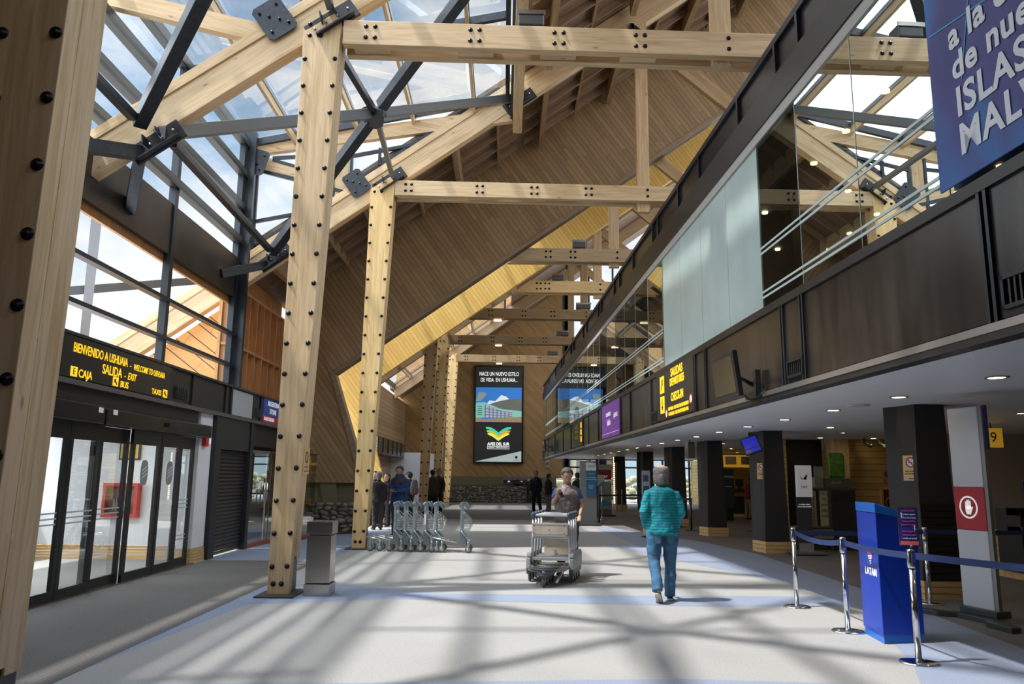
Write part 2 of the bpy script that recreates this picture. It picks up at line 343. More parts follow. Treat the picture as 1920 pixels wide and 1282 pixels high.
struct('wall_portal_inner', cross(26.4, .25, -4.9, -3.84, .9, 12.6, -6.2), PY)
mb = MB()   # timber edging round the opening
mb.hexa([(-4.9, 22.25, oz(-4.9)-.0), (12.6, 22.25, oz(12.6)), (12.6, 22.68, oz(12.6)), (-4.9, 22.68, oz(-4.9)), (-4.95, 22.25, oz(-4.9)+.13), (12.6, 22.25, oz(12.6)+.13), (12.6, 22.68, oz(12.6)+.13), (-4.95, 22.68, oz(-4.9)+.13)])
mb.hexa([(-4.03, 22.25, 1.38), (-3.84, 22.25, 1.38), (-3.84, 22.68, 1.38), (-4.03, 22.68, 1.38), (-5.06, 22.25, oz(-4.9)+.1), (-4.9, 22.25, oz(-4.9)+.06), (-4.9, 22.68, oz(-4.9)+.06), (-5.06, 22.68, oz(-4.9)+.1)])
struct('trim_1', mb, wood('timber_edge_dark', (.33, .22, .13), (.22, .14, .08), (1, 0, SL)))
# olive plinth and river stone walls
OL = M('olive_plaster', (.17, .16, .085), .8)
mb = MB(); mb.box(-6.4, -4.2, 22.5, 22.7, 0, 1.42); mb.box(-5.8, 3.4, 49.9, 50.1, 0, 1.6); mb.prism([(-4.9, 22.35, 0), (-4.5, 22.35, 0), (-4.75, 22.35, 1.42), (-5.2, 22.35, 1.42)], (0, .2, 0)); struct('wall_plinth', mb, OL)
STM = [M('stone_a', (.20, .17, .13), .7, noise=.4, nscale=5), M('stone_b', (.15, .13, .105), .7, noise=.4, nscale=5), M('stone_c', (.26, .22, .155), .7, noise=.35, nscale=5)]
MORT = M('stone_mortar', (.085, .075, .055), .95, noise=.3)
def stones(mb, path, z0, z1, size, seed, face=-1, depth=.06):
    """river stones set in rows along a path of (x, y); mortar body is built by the caller"""
    rnd = random.Random(seed)
    P = [Vector((x, y, 0)) for x, y in path]; Ls = [0]
    for a, b in zip(P, P[1:]): Ls.append(Ls[-1]+(b-a).length)
    def at(s):
        for i in range(len(P)-1):
            if s <= Ls[i+1] or i == len(P)-2:
                t = (s-Ls[i])/(Ls[i+1]-Ls[i]); return P[i].lerp(P[i+1], t), (P[i+1]-P[i]).normalized()
    z = z0+size*.3; row = 0
    while z < z1:
        s = rnd.random()*size
        while s < Ls[-1]:
            w = size*rnd.uniform(.4, 1.0); p, d = at(min(s+w/2, Ls[-1]-.001)); nrm = d.cross(Vector((0, 0, 1)))
            a = rnd.uniform(-.4, .4); h = size*rnd.uniform(.15, .27)
            rot = Matrix((d*math.cos(a)+Vector((0, 0, 1))*math.sin(a), nrm, -d*math.sin(a)+Vector((0, 0, 1))*math.cos(a))).transposed()
            mb.ell(p+Vector((0, 0, min(max(z+rnd.uniform(-.12, .12)*size, z0+h*.6), z1-h*.5)))+nrm*.0, (w*.56, depth*rnd.uniform(.8, 1.5), h), 9, 6, rnd.choice((1, 2, 3)), rot)
            s += w*1.12
        z += size*.40; row += 1
mb = MB(); mb.prism([(-6.4, 22.1, 0), (-4.45, 22.1, 0), (-4.15, 22.35, 0), (-4.3, 22.9, 0), (-6.4, 22.9, 0)], (0, 0, .84)); stones(mb, [(-6.4, 22.1), (-4.45, 22.1), (-4.15, 22.35), (-4.2, 22.85)], 0, .84, .3, 3)
struct('wall_stone_left', mb, [MORT]+STM)
mb = MB(); mb.box(-6.3, -3.9, 26.2, 26.6, 0, .95); stones(mb, [(-6.3, 26.2), (-3.9, 26.2), (-3.9, 26.6)], 0, .95, .3, 4); struct('wall_stone_inner', mb, [MORT]+STM)
mb = MB(); mb.box(-5.6, 3.4, 49.5, 49.9, 0, 1.05); stones(mb, [(-5.6, 49.5), (3.4, 49.5)], 0, 1.05, .34, 5, depth=.05); struct('wall_stone_back', mb, [MORT]+STM)
mb = MB(); mb.box(-6.6, 12.2, -6.3, -6.0, 0, 14); struct('wall_light_block', mb, PB)  # unseen wall added behind the camera to keep daylight out
mb = MB(); mb.box(-6.5, -6.35, -6.0, 4.5, 3.3, 9.0); struct('wall_left_light_block', mb, WO)  # added in place of near glazing to keep side light off the column
# far wall in diagonal boards
mb = MB(); mb.box(-7, 4.0, 50.0, 50.3, 1.55, 17); struct('wall_back', mb, PB)
# opening with white walls at the far left, black band over it
mb = MB(); mb.box(-7, -4.3, 44.3, 44.5, 0, 2.9); mb.box(-4.35, -4.2, 44.4, 49.9, 0, 2.9); struct('wall_far_left', mb, WHITE)
mb = MB(); mb.box(-6.5, -6.3, 22.6, 50, 3.3, rb(-6.4)+RT)
mb2 = MB(); mb2.box(-6.6, -6.35, 27, 50, 0, 6.2); struct('wall_left_far', mb2, PD)
def far_band():
    t = thing('sign_band', 'black fascia band over the far left opening, two pale notices on it', 'fascia', (-5.6, 31, 2.65))
    mb = MB(); mb.box(-5.75, -5.6, 27, 44.5, 2.65, 3.35); mb.box(-6.35, -5.6, 27, 44.5, 2.6, 2.66); obj('band', mb, PANEL, t)
    for i in range(9):
        y = 30+i*1.6; mb = MB(); mb.box(-5.6, -5.57, y-.05, y+.05, 2.65, 3.35); obj('divider', mb, BLK, t)
    for y in (31.0, 33.4):
        mb = MB(); mb.box(-5.6, -5.56, y, y+1.1, 2.7, 3.3); o = obj('notice', mb, M('notice_paper', (.62, .72, .64), .5, emit=.25), t); o['label'] = 'pale green backlit notice'
        for q in range(3):
            mb = MB(); mb.box(-5.56, -5.552, y+.25, y+.85, 2.8+q*.13, 2.84+q*.13); obj('text_line', mb, BLK, t)
far_band()
# ================================================================== TIMBER FRAMES
bolt_mb = MB(); bolt_mb.lathe([(.001, .028), (.014, .028), (.018, .02), (.018, .012), (.038, .012), (.042, .004), (.042, 0), (.001, 0)], n=12)
bolt_mb.v = [(x, -z, y) for x, y, z in bolt_mb.v]
_b = obj('bolt', bolt_mb, BOLT); BOLTME = _b.data; bpy.data.objects.remove(_b)
def bolt(t, x, y, z, s=1.0):
    o = bpy.data.objects.new('bolt', BOLTME); C.objects.link(o); o.parent = t; o.location = Vector((x, y, z))-t.location; o.scale = (s*.85, 1, s*.85); return o
def timber_column(Y, xl0, xl1, label, top=8.6, nb=17, s=1.0, mat=None, mirror=False):
    """upright widening towards the top; xl0/xl1 = left edge x at foot and top"""
    t = thing('timber_column', label, 'column', ((xl0+.15), Y+.2, 0), group=None)
    w0, w1 = .29, .58
    def xs(z): k = z/top; return xl0+(xl1-xl0)*k, xl0+w0+(xl1+w1-xl0-w0)*k
    mat = mat or WZ
    for nm, (ya, yb) in dict(front_board=(0, .16), rear_board=(.27, .43)).items():
        mb = MB(); zt = top
        poly = [(xs(.02)[0], Y+ya, .02), (xs(0)[1]-(.0 if ya == 0 else .0), Y+ya, .02), (xs(zt-.45)[1], Y+ya, zt-.45), (xs(zt)[1], Y+ya, zt-.12), (xs(zt)[1]-.12, Y+ya, zt+.02), (xs(zt)[0], Y+ya, zt-.3)]
        if ya > 0: poly[1] = (xs(.45)[1], Y+ya, .45); poly[0] = (xs(.45)[0], Y+ya, .45)
        mb.prism(poly, (0, yb-ya, 0)); obj(nm, mb, mat, t, bevel=.006)
    mb = MB(); zt = top-.5
    mb.prism([(xs(.5)[0]+.03, Y+.16, .5), (xs(.5)[1]-.0, Y+.16, .5), (xs(zt)[1]-.0, Y+.16, zt), (xs(zt)[0]+.03, Y+.16, zt)], (0, .11, 0)); obj('core', mb, mat, t)
    mb = MB(); mb.box(xs(0)[0]+.02, xs(0)[1]-.01, Y+.165, Y+.42, .012, .5); obj('steel_shoe', mb, BLK, t)
    mb = MB(); mb.box(xl0-.11, xl0+w0+.12, Y-.22, Y+.55, 0, .022); obj('base_plate', mb, M('floor_plate', (.10, .10, .10), .5, .6), t)
    for x in (.08, .19): bolt(t, xl0+x, Y, .16, s)
    for i in range(nb):
        z = .38+i*(top-.75-.38)/(nb-1); a, b = xs(z); bolt(t, a+.05, Y, z, s); 
        bolt(t, b-.05, Y, z+.01, s)
    a, b = xs(top-.35); bolt(t, a+.1, Y, top-.36, s); bolt(t, a+.27, Y, top-.36, s); bolt(t, a+.1, Y, top-.17, s)
    return t
W2 = wood('timber_upright_warm_lit', (.88, .63, .30), (.70, .44, .17), (0, 0, 1)); W3 = wood('timber_upright_shaded', (.50, .34, .18), (.36, .23, .11), (0, 0, 1))  # same timber; sunlight and shade on the far columns put into the colour
timber_column(4.5, -3.17, -3.3, 'nearest timber column at the left edge, darker face with large black bolts', 8.6, 18, 1.15)
timber_column(10.9, -3.17, -3.14, 'tall pale timber column with two rows of bolts beside the steel bin', 8.6, 18)
timber_column(17.7, -3.34, -3.26, 'yellowish timber column with bolts beside the parked luggage trolleys', 8.68, 18, 1.0, W2)
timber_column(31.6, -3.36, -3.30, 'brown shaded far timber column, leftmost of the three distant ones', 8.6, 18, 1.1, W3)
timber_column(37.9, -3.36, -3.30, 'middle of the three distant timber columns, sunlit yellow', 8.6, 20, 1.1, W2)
timber_column(44.2, -3.30, -3.24, 'rightmost of the three distant timber columns, sunlit yellow', 8.6, 20, 1.1, W2)
def tie_beam(Y, x0, x1, z0, z1, zr0, zr1, label, groups, mat=None, cutl=False, blocks=True):
    """double beam; z0,z1 = bottom/top at x0; zr at x1"""
    t = thing('tie_beam', label, 'beam', ((x0+x1)/2, Y+.2, (z0+z1)/2)); mat = mat or WX
    for nm, ya, yb in (('front_beam', -.02, .12), ('rear_beam', .30, .44)):
        mb = MB(); mb.prism([(x0, Y+ya, z0), (x1, Y+ya, zr0), (x1, Y+ya, zr1), (x0+((z1-z0)/SL if cutl else 0), Y+ya, z1)], (0, yb-ya, 0)); obj(nm, mb, mat, t, bevel=.008)
    if blocks:
        for x in groups[:-1]:
            k = (x-x0)/(x1-x0); zb = z0+(zr0-z0)*k; mb = MB(); mb.box(x-.28, x+.28, Y+.12, Y+.30, zb+.03, zb+.36); obj('spacer_block', mb, mat, t)
    for i, x in enumerate(groups):
        k = (x-x0)/(x1-x0); zb = z0+(zr0-z0)*k; zt = z1+(zr1-z1)*k
        for dx in ((-.07, .07) if i < len(groups)-1 else (0,)):
            for z in (zt-.1, zb+.12): bolt(t, x+dx, Y-.02, z)
    return t
tie_beam(10.9, -2.53, 7.5, 8.10, 8.50, 7.92, 8.32, 'nearest horizontal timber tie beam across the hall, bolted in fours', (-2.11, -.51, .78, 2.03, 3.39))
tie_beam(17.7, -2.68, 7.5, 8.23, 8.61, 8.13, 8.51, 'second horizontal timber tie beam, at the yellowish column', (-2.35, -.64, .67, 1.98, 3.4))
WXD = wood('timber_level_shaded', (.42, .28, .14), (.30, .19, .08), (1, 0, 0))  # same timber, dimness of the far hall put into the colour
tie_beam(22.72, .05, 7.5, 8.08, 8.48, 8.08, 8.48, 'third tie beam, starting at the edge of the planked cross wall', (1.3, 2.05, 3.4), wood('timber_level_half_shaded', (.56, .41, .24), (.40, .28, .14), (1, 0, 0)), cutl=True, blocks=False)  # this beam's dimmer light is put into its timber colour
tie_beam(26.9, .3, 7.5, 8.12, 8.54, 8.10, 8.52, 'fourth tie beam, orange lit, below the yellow boarding', (1.2, 1.5, 3.4), wood('timber_level_lit', (.80, .55, .26), (.62, .38, .15), (1, 0, 0)), cutl=True, blocks=False)  # orange light on this beam is put into its timber colour
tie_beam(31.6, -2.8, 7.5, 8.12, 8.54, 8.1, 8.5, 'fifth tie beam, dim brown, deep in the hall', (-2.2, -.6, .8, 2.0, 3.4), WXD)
tie_beam(37.9, -2.8, 7.5, 8.12, 8.54, 8.1, 8.5, 'sixth tie beam, dim brown, above the advert poster', (-2.2, -.6, .8, 2.0, 3.4), WXD)
tie_beam(44.2, -2.8, 7.5, 8.12, 8.54, 8.1, 8.5, 'farthest tie beam, just above the tall advert poster', (-2.2, -.6, .8, 2.0, 3.4), WXD)
def rafter(Y, x0, x1, label, mat=None, d0=.12, d1=.36):
    t = thing('rafter', label, 'rafter', ((x0+x1)/2, Y+.2, rb((x0+x1)/2)+.4))
    mb = MB(); mb.prism([(x0, Y+d0, rb(x0)), (x1, Y+d0, rb(x1)), (x1, Y+d0, rb(x1)+RT-.02), (x0, Y+d0, rb(x0)+RT-.02)], (0, d1-d0, 0)); obj('rafter_beam', mb, mat or WS, t, bevel=.01)
    mb = MB(); mb.prism([(x0, Y+d0-.03, rb(x0)+RT-.24), (-.1, Y+d0-.03, rb(-.1)+RT-.24), (-.1, Y+d0-.03, rb(-.1)+RT-.18), (x0, Y+d0-.03, rb(x0)+RT-.18)], (0, .04, 0)); obj('edge_strip', mb, mat or WS, t)
    return t
rafter(4.5, -8.5, 10.8, 'sloping timber rafter of the nearest frame, at the top left')
rafter(10.9, -9.5, 10.8, 'long sloping timber rafter passing behind the tall pale column')
rafter(17.7, -10.5, 10.8, 'long sloping timber rafter of the second frame, under the gable glazing')
WSD = wood('timber_sloping_shaded', (.42, .28, .15), (.30, .19, .09), (1, 0, SL))  # shade on the far rafters is painted into the timber
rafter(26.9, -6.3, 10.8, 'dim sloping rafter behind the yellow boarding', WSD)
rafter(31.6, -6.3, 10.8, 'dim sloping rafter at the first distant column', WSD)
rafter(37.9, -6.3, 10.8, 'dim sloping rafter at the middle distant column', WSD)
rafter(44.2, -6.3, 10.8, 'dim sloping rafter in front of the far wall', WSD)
def king(Y, label, mat=None):
    t = thing('truss_web', label, 'truss post', (3.33, Y+.2, 8.5)); m = mat or WZ
    mb = MB(); mb.box(3.18, 3.48, Y+.13, Y+.29, 7.95, rb(3.2)+.3); obj('king_post', mb, m, t, bevel=.006)
    mb = MB(); mb.bar((3.4, Y+.21, 12.6), (8.4, Y+.21, 8.3), .16, .34); obj('diagonal_web', mb, wood('timber_web', (.50, .33, .16), (.36, .23, .10), (1, 0, -.86)), t)
    mb = MB(); mb.bar((3.1, Y+.09, 12.0), (3.1, Y+.09, rb(3.1)+.2), .1, .1); mb.bar((3.1, Y+.09, rb(3.1)+.15), (4.1, Y+.09, 12.0), .1, .1); obj('steel_bracket', mb, BLK, t)
king(10.9, 'timber post standing on the nearest tie beam'); king(17.7, 'timber post standing on the second tie beam'); king(22.72, 'timber post standing on the third tie beam')
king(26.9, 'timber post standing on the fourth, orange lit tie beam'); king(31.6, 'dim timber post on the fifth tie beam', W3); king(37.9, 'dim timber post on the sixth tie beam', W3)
# uprights of the dormer end and steel gusset plates
def plate(c, right, up, w, h, label, corner=.06):
    t = thing('gusset_plate', label, 'steel plate', c); r = Vector(right).normalized(); u = Vector(up).normalized(); n = r.cross(u); c = Vector(c)
    pts = [(-w/2+corner, -h/2), (w/2-corner, -h/2), (w/2, -h/2+corner), (w/2, h/2-corner), (w/2-corner, h/2), (-w/2+corner, h/2), (-w/2, h/2-corner), (-w/2, -h/2+corner)]
    mb = MB(); mb.prism([c+r*a+u*b for a, b in pts], n*.02); obj('plate', mb, STEEL, t)
    for i, (a, b) in enumerate([(-.3, .3), (.3, .3), (-.1, .1), (.12, -.1), (-.3, -.3), (.3, -.3)]):
        p = c+r*a*w+u*b*h; mb = MB(); mb.cyl(p, p+n*.05, .022, 10); obj('bolt', mb, BOLT, t)
for Yp, nm in ((10.98, 'first'), (17.78, 'second')):
    plate((-3.62, Yp, rb(-3.62)+.72), (1, 0, SL), (-SL, 0, 1), .5, .62, 'dark bolted steel plate where the tie meets the %s rafter' % nm)
plate((-6.02, 17.6, 9.0), (1, 0, -.3), (.3, 0, 1), .55, .62, 'dark bolted steel plate at the upper corner of the gable glazing')
def timber_tie(Y, a, b, label, w=.3):
    t = thing('timber_tie', label, 'beam', ((a[0]+b[0])/2, Y, (a[1]+b[1])/2)); mb = MB(); d = Vector((b[0]-a[0], 0, b[1]-a[1])).normalized(); n = Vector((-d.z, 0, d.x))*w/2
    A = Vector((a[0], Y, a[1])); B = Vector((b[0], Y, b[1])); mb.prism([A-n, B-n, B+n, A+n], (0, .16, 0)); obj('tie', mb, wood('timber_tie_grain', TC1, TC2, (1, 0, -.25)), t)
timber_tie(11.05, (-6.25, 8.95), (-3.55, 8.3), 'short timber tie from facade head down to the first rafter')
timber_tie(17.85, (-6.2, 9.15), (-3.5, 8.45), 'short timber tie across the gable glazing of the second frame')
timber_tie(17.84, (-6.3, 9.42), (.1, 10.42), 'long timber head beam over the gable glazing', .34)
mb = MB(); mb.box(-4.15, -3.85, 17.86, 17.98, rb(-4)+.6, 9.7); t = thing('timber_stud', 'short upright timber between panes of the gable glazing', 'post', (-4, 17.9, 8.5)); obj('stud', mb, WZ, t)
# ================================================================== SKYLIGHTS AND LEFT FACADE
def dz(x): return 9.5+.21*(x-XF)         # dormer glass
GL = glass('window_glass', (.95, .98, .99), .3)
def skylight(n, y0, y1, trans, bars, flat=True, label=None):
    f = dz if flat else (lambda x: rb(x)+RT-.05)
    t = bpy.data.objects.new('window_%d' % n, None); C.objects.link(t); t['kind'] = 'structure'; t.location = (-3, (y0+y1)/2, 9.8)
    mb = MB(); mb.quad((XF, y0, f(XF)+.1), (0, y0, f(0)+.1), (0, y1, f(0)+.1), (XF, y1, f(XF)+.1)); o = obj('pane', mb, GL, t)
    for x in bars:
        mb = MB(); mb.bar((x, y0, f(x)-.12), (x, y1, f(x)-.12), .07, .18); obj('glazing_bar', mb, WY, t)
        mb = MB(); mb.bar((x+.0, y0, f(x)+.02), (x, y1, f(x)+.02), .1, .1); obj('bar_cap', mb, STEELG, t)
    for y in trans:
        mb = MB(); mb.bar((XF, y, f(XF)), (0, y, f(0)), .1, .16); obj('transom', mb, STEEL, t)
    for x in (XF, 0): mb = MB(); mb.bar((x, y0, f(x)-.02), (x, y1, f(x)-.02), .1, .3); obj('frame', mb, FRAME, t)
    return t
BARS = (-5.15, -3.65, -2.3, -.82)
skylight(1, 4.85, 10.85, (4.9, 7.4, 10.8), BARS)
skylight(2, 11.35, 17.95, (11.4, 14.3, 17.75), BARS)
skylight(3, 22.7, 26.35, (22.8, 24.6, 26.3), BARS, False)
skylight(4, 37.65, 44.55, (37.7, 41, 44.5), (-5.4, -4.2, -3.0, -1.8, -.8), False)
# curb board of the skylight
t = thing('skylight_curb', 'deep timber edge board along the right side of the skylight', 'beam', (.2, 6, 10.6))
mb = MB(); mb.box(.08, .14, 4.8, 18.1, 10.3, 11.3); obj('steel_liner', mb, FRAME, t)
mb = MB(); mb.box(.14, .36, 4.8, 18.0, 10.0, 11.2); obj('edge_board', mb, WY, t)
# gable glazing over the second rafter
t = bpy.data.objects.new('window_5', None); C.objects.link(t); t['kind'] = 'structure'; t.location = (-3, 17.9, 9)
def g0(x): return rb(x)+RT
mb = MB(); mb.add([(XF, 17.93, g0(XF)), (-.1, 17.93, g0(-.1)), (-.1, 17.93, dz(-.1)-.1), (XF, 17.93, dz(XF)-.1)], [(0, 1, 2, 3)]); obj('pane', mb, GL, t)
mb = MB(); mb.bar((XF, 17.9, g0(XF)+.04), (-.2, 17.9, g0(-.2)+.04), .07, .08, up=(-.7, 0, 1)); obj('sill_bar', mb, FRAME, t)
for a, b in (((-6.2, 7.55), (-4.2, 7.97)), ((-6.1, 8.9), (-3.5, 8.25)), ((-5.7, 9.2), (-4.2, 9.32)), ((-5.7, 9.15), (-4.3, 8.75)), ((-3.8, 9.28), (-.9, 9.9))):
    mb = MB(); mb.bar((a[0], 17.88, a[1]), (b[0], 17.88, b[1]), .07, .08); obj('transom', mb, FRAME, t)
for x, za, zb in ((-6.05, 6.9, 9.0), (-4.2, 7.6, 9.6), (-3.78, 8.45, 9.35), (-3.1, 9.05, 9.5), (-2.2, 9.4, 9.75)):
    mb = MB(); mb.box(x-.035, x+.035, 17.84, 17.92, za, zb); obj('mullion', mb, FRAME, t)
# left facade
t = bpy.data.objects.new('window_6', None); C.objects.link(t); t['kind'] = 'structure'; t.location = (XF, 8, 6)
mb = MB(); mb.quad((XF, -6, 6.5), (XF, 17.6, 6.5), (XF, 17.6, 9.5), (XF, -6, 9.5)); obj('upper_pane', mb, GL, t)
mb = MB(); mb.quad((XF, -6, 3.35), (XF, 17.6, 3.35), (XF, 17.6, 5.6), (XF, -6, 5.6)); obj('lower_pane', mb, GL, t)
FT = M('facade_transom_olive', (.10, .105, .10), .45, .3)
for z in (6.99, 7.81, 8.63, 9.4):
    mb = MB(); mb.box(XF-.02, XF+.14, -6, 17.5, z-.09, z+.09); obj('transom', mb, FT, t)
    mb = MB(); mb.box(XF+.14, XF+.17, -6, 17.5, z-.11, z-.05); obj('transom_lip', mb, FRAME, t)
for z in (4.03, 4.74):
    mb = MB(); mb.box(XF+.02, XF+.16, -6, 17.5, z-.035, z+.035); obj('transom', mb, FRAME, t)
for y in (1.5, 5.6, 9.8, 13.9, 17.35):
    mb = MB(); mb.box(XF, XF+.13, y-.07, y+.07, 3.35, 9.5); obj('mullion', mb, FRAME, t)
mb = MB(); mb.box(XF, XF+.3, 17.5, 17.62, 3.35, 9.7); obj('corner_post', mb, FRAME, t)
mb = MB(); mb.box(XF-.06, XF, -6, 17.5, 5.45, 5.62); obj('timber_liner', mb, WO, t)
mb = MB(); mb.box(XF-.02, XF+.1, -6, 17.5, 5.6, 6.55); p = obj('spandrel_panel', mb, M('spandrel_brown_metal', (.07, .058, .05), .3, .5, noise=.4, nscale=1.3), t)
# stud wall between facade end and the cross wall
t = thing('stud_wall', 'orange open timber stud wall beyond the glazed facade', 'stud wall', (XF, 19.8, 3.4))
mb = MB(); mb.box(-6.62, -6.55, 17.6, 22.3, 3.35, 6.6); obj('back_board', mb, WO, t)
for i in range(9):
    y = 17.68+i*.56; mb = MB(); mb.box(-6.55, -6.3, y, y+.05, 3.35, 5.95); obj('stud', mb, WO, t)
for z in (4.55, 5.92):
    mb = MB(); mb.box(-6.54, -6.29, 17.62, 22.25, z, z+.06); obj('rail', mb, WO, t)
# outside wing seen through the lower panes
mb = MB(); mb.prism([(-6.6, 18.3, 3.0), (-6.6, 18.3, rb(-6.6)), (-11.5, 18.3, rb(-11.5)), (-13, 18.3, -.1), (-6.6, 18.3, -.1)], (0, .2, 0)); struct('wall_outside_wing', mb, PO)
t = thing('outside_strut', 'grey steel strut outside the lower facade panes', 'steel strut', (-8, 14, 5))
mb = MB(); mb.bar((-6.7, 12.2, 6.0), (-9.6, 17.5, 3.4), .16, .16); mb.bar((-6.8, 17, 5.9), (-9.5, 11.0, 3.9), .16, .16); obj('strut', mb, STEELG, t)
# ---- steel bracing in the plane of the skylight
def roofp(x, y, d=.32): return Vector((x, y, rb(x)+d))
def brace(y0, y1, label, hub=True):
    ym = (y0+y1)/2; t = thing('steel_brace', label, 'steel bracing', (-2.58, ym, 8.55)); c = Vector((-2.58, ym, 8.6))
    A1 = Vector((-5.24, y0+.05, 6.62)); A2 = Vector((-5.45, y1, 6.72)); B1 = Vector((-2.95, y0+.2, 8.62)); B2 = Vector((-2.75, y1+.1, 8.72)); C1 = Vector((.3, y0+.3, 10.75)); C2 = Vector((.2, y1, 10.68))
    for i, (p, w, m) in enumerate(((A1, .17, STEELG), (A2, .19, STEEL), (B1, .11, STEEL), (B2, .10, STEELG), (C1, .19, STEEL), (C2, .16, STEELG))):
        d = (p-c).normalized(); mb = MB(); mb.bar(c+d*.2, p, w, w*1.15); obj('arm', mb, m, t, bevel=.008)
    mb = MB(); n = Vector((-.35, -.45, -.75)).normalized(); u = n.orthogonal().normalized(); w = n.cross(u)
    pts = [c+u*.26*math.cos(q)+w*.26*math.sin(q) for q in [2*PI*k/8+.3 for k in range(8)]]; mb.prism([p+n*.12 for p in pts], n*.03); mb.cyl(c-n*.1, c+n*.12, .12, 8); obj('hub_plate', mb, BLK, t)
    mb = MB(); mb.bar(A1+Vector((.15, .2, -.05)), A2+Vector((0, -.2, 0)), .12, .12); obj('edge_strut', mb, STEEL, t, bevel=.006)
    return A1, A2
brace(10.9, 17.5, 'star of six steel arms meeting at a dark hub under the skylight')
brace(4.4, 10.8, 'steel arms rising out of the top of the picture at the left')
def bracket(c, label, wall=None):
    c = Vector(c); t = thing('steel_bracket', label, 'steel bracket', c); d = Vector((1, 0, SL)).normalized(); u = Vector((-SL, 0, 1)).normalized(); yv = Vector((0, 1, 0))
    mb = MB(); mb.bar(c-d*.42, c+d*.42, .05, .3, up=u); obj('side_plate', mb, BLK, t)
    mb = MB(); mb.bar(c-d*.34-yv*.06-u*.12, c+d*.34-yv*.06-u*.12, .16, .025, up=u); mb.bar(c-d*.16-yv*.1, c-d*.10-yv*.1+u*.12, .2, .02, up=d); mb.bar(c+d*.1-yv*.1, c+d*.12-yv*.1+u*.12, .2, .02, up=d); obj('flange', mb, STEEL, t)
    for k in (-.3, -.1, .1, .3):
        p = c+d*k-yv*.03; mb = MB(); mb.cyl(p-yv*.02, p-yv*.05, .02, 8); obj('bolt', mb, INOX, t)
    for w_ in (wall or ()):
        mb = MB(); mb.bar(c-d*.3, w_, .17, .2); obj('wall_strut', mb, STEEL, t, bevel=.006)
    return t
bracket((-5.24, 10.98, 6.5), 'black steel bracket on the lower end of the first rafter', ((-6.22, 9.6, 5.92), (-6.22, 12.3, 5.9)))
bracket((-5.45, 17.76, 6.66), 'black steel bracket on the lower end of the second rafter, strut to the facade', ((-6.22, 16.4, 5.9),))
bracket((-2.72, 10.95, 8.52), 'steel bracket in the notched top of the tall pale column')
bracket((-2.82, 17.76, 8.62), 'steel bracket on top of the yellowish column')
bracket((.3, 17.8, 10.75), 'steel bracket at the right end of the second frame brace')
# ================================================================== LEFT GROUND FLOOR: sign band, doors, shutter, shop
XD = -5.66
t = thing('fascia_band', 'dark fascia band over the doors on the left wall', 'fascia', (XD, 8, 2.78))
mb = MB(); mb.box(-6.5, XD, -6, 22.3, 2.8, 3.38); obj('band', mb, M('band_dark', (.025, .023, .022), .4, .2), t)
mb = MB(); mb.box(-6.4, XD+.06, -6, 22.3, 3.38, 3.42); obj('top_rail', mb, STEEL, t)
mb = MB(); mb.box(-5.75, XD+.08, -6, 22.3, 2.74, 2.81); obj('bottom_rail', mb, M('rail_grey', (.16, .155, .155), .35, .6), t)
for y in (13.08, 14.05, 15.75, 16.05, 17.5, 18.05, 19.7, 21):
    mb = MB(); mb.box(XD, XD+.03, y-.05, y+.05, 2.81, 3.38); obj('divider', mb, BLK, t)
mb = MB(); mb.box(XD, XD+.02, 16.12, 17.42, 2.83, 3.36); o = obj('white_panel', mb, M('panel_white', (.42, .43, .45), .3), t); o['label'] = 'pale grey blank panel'
for y0, y1 in ((13.3, 13.85), (17.62, 18.0)):
    mb = MB(); mb.box(XD+.0, XD+.03, y0, y1, 2.9, 3.1)
    for k in range(6): mb.box(XD+.03, XD+.045, y0+.03+k*(y1-y0-.06)/6, y0+.05+k*(y1-y0-.06)/6, 2.91, 3.09)
    obj('vent_grille', mb, M('grille', (.05, .05, .05), .5, .3), t)
YEL = M('sign_yellow', (1.0, .62, .02), .5, emit=.55); SBLK = M('sign_black', (.012, .012, .011), .3)
t = thing('welcome_sign', 'black sign with yellow lettering over the sliding doors', 'sign', (XD, 11.5, 2.8))
mb = MB(); mb.box(XD, XD+.05, 9.4, 12.98, 2.83, 3.37); obj('board', mb, SBLK, t)
RL, UP = (0, 1, 0), (0, 0, 1); xs_ = XD+.055
def TL(s, size, y, z, **k): return lettering(s, size, (xs_, y, z), RL, UP, YEL, t, **k)
TL('BIENVENIDO A USHUAIA', .175, 9.99, 3.22, align='LEFT', fit=1.47, bold=.004); TL('-', .15, 11.56, 3.2); TL('WELCOME TO USHUAIA', .13, 11.65, 3.19, align='LEFT', fit=1.08, shear=.25, bold=.003)
TL('SALIDA', .19, 10.76, 3.04, align='LEFT', fit=.56, bold=.004); TL('-', .15, 11.42, 3.03); TL('EXIT', .15, 11.5, 3.03, align='LEFT', fit=.28, shear=.25, bold=.003)
TL('CAJA', .15, 10.17, 2.9, align='LEFT', fit=.34, bold=.004); TL('BUS', .13, 11.3, 2.89, align='LEFT', fit=.24, bold=.004); TL('TAXIS', .12, 12.33, 2.9, align='LEFT', fit=.34, bold=.003)
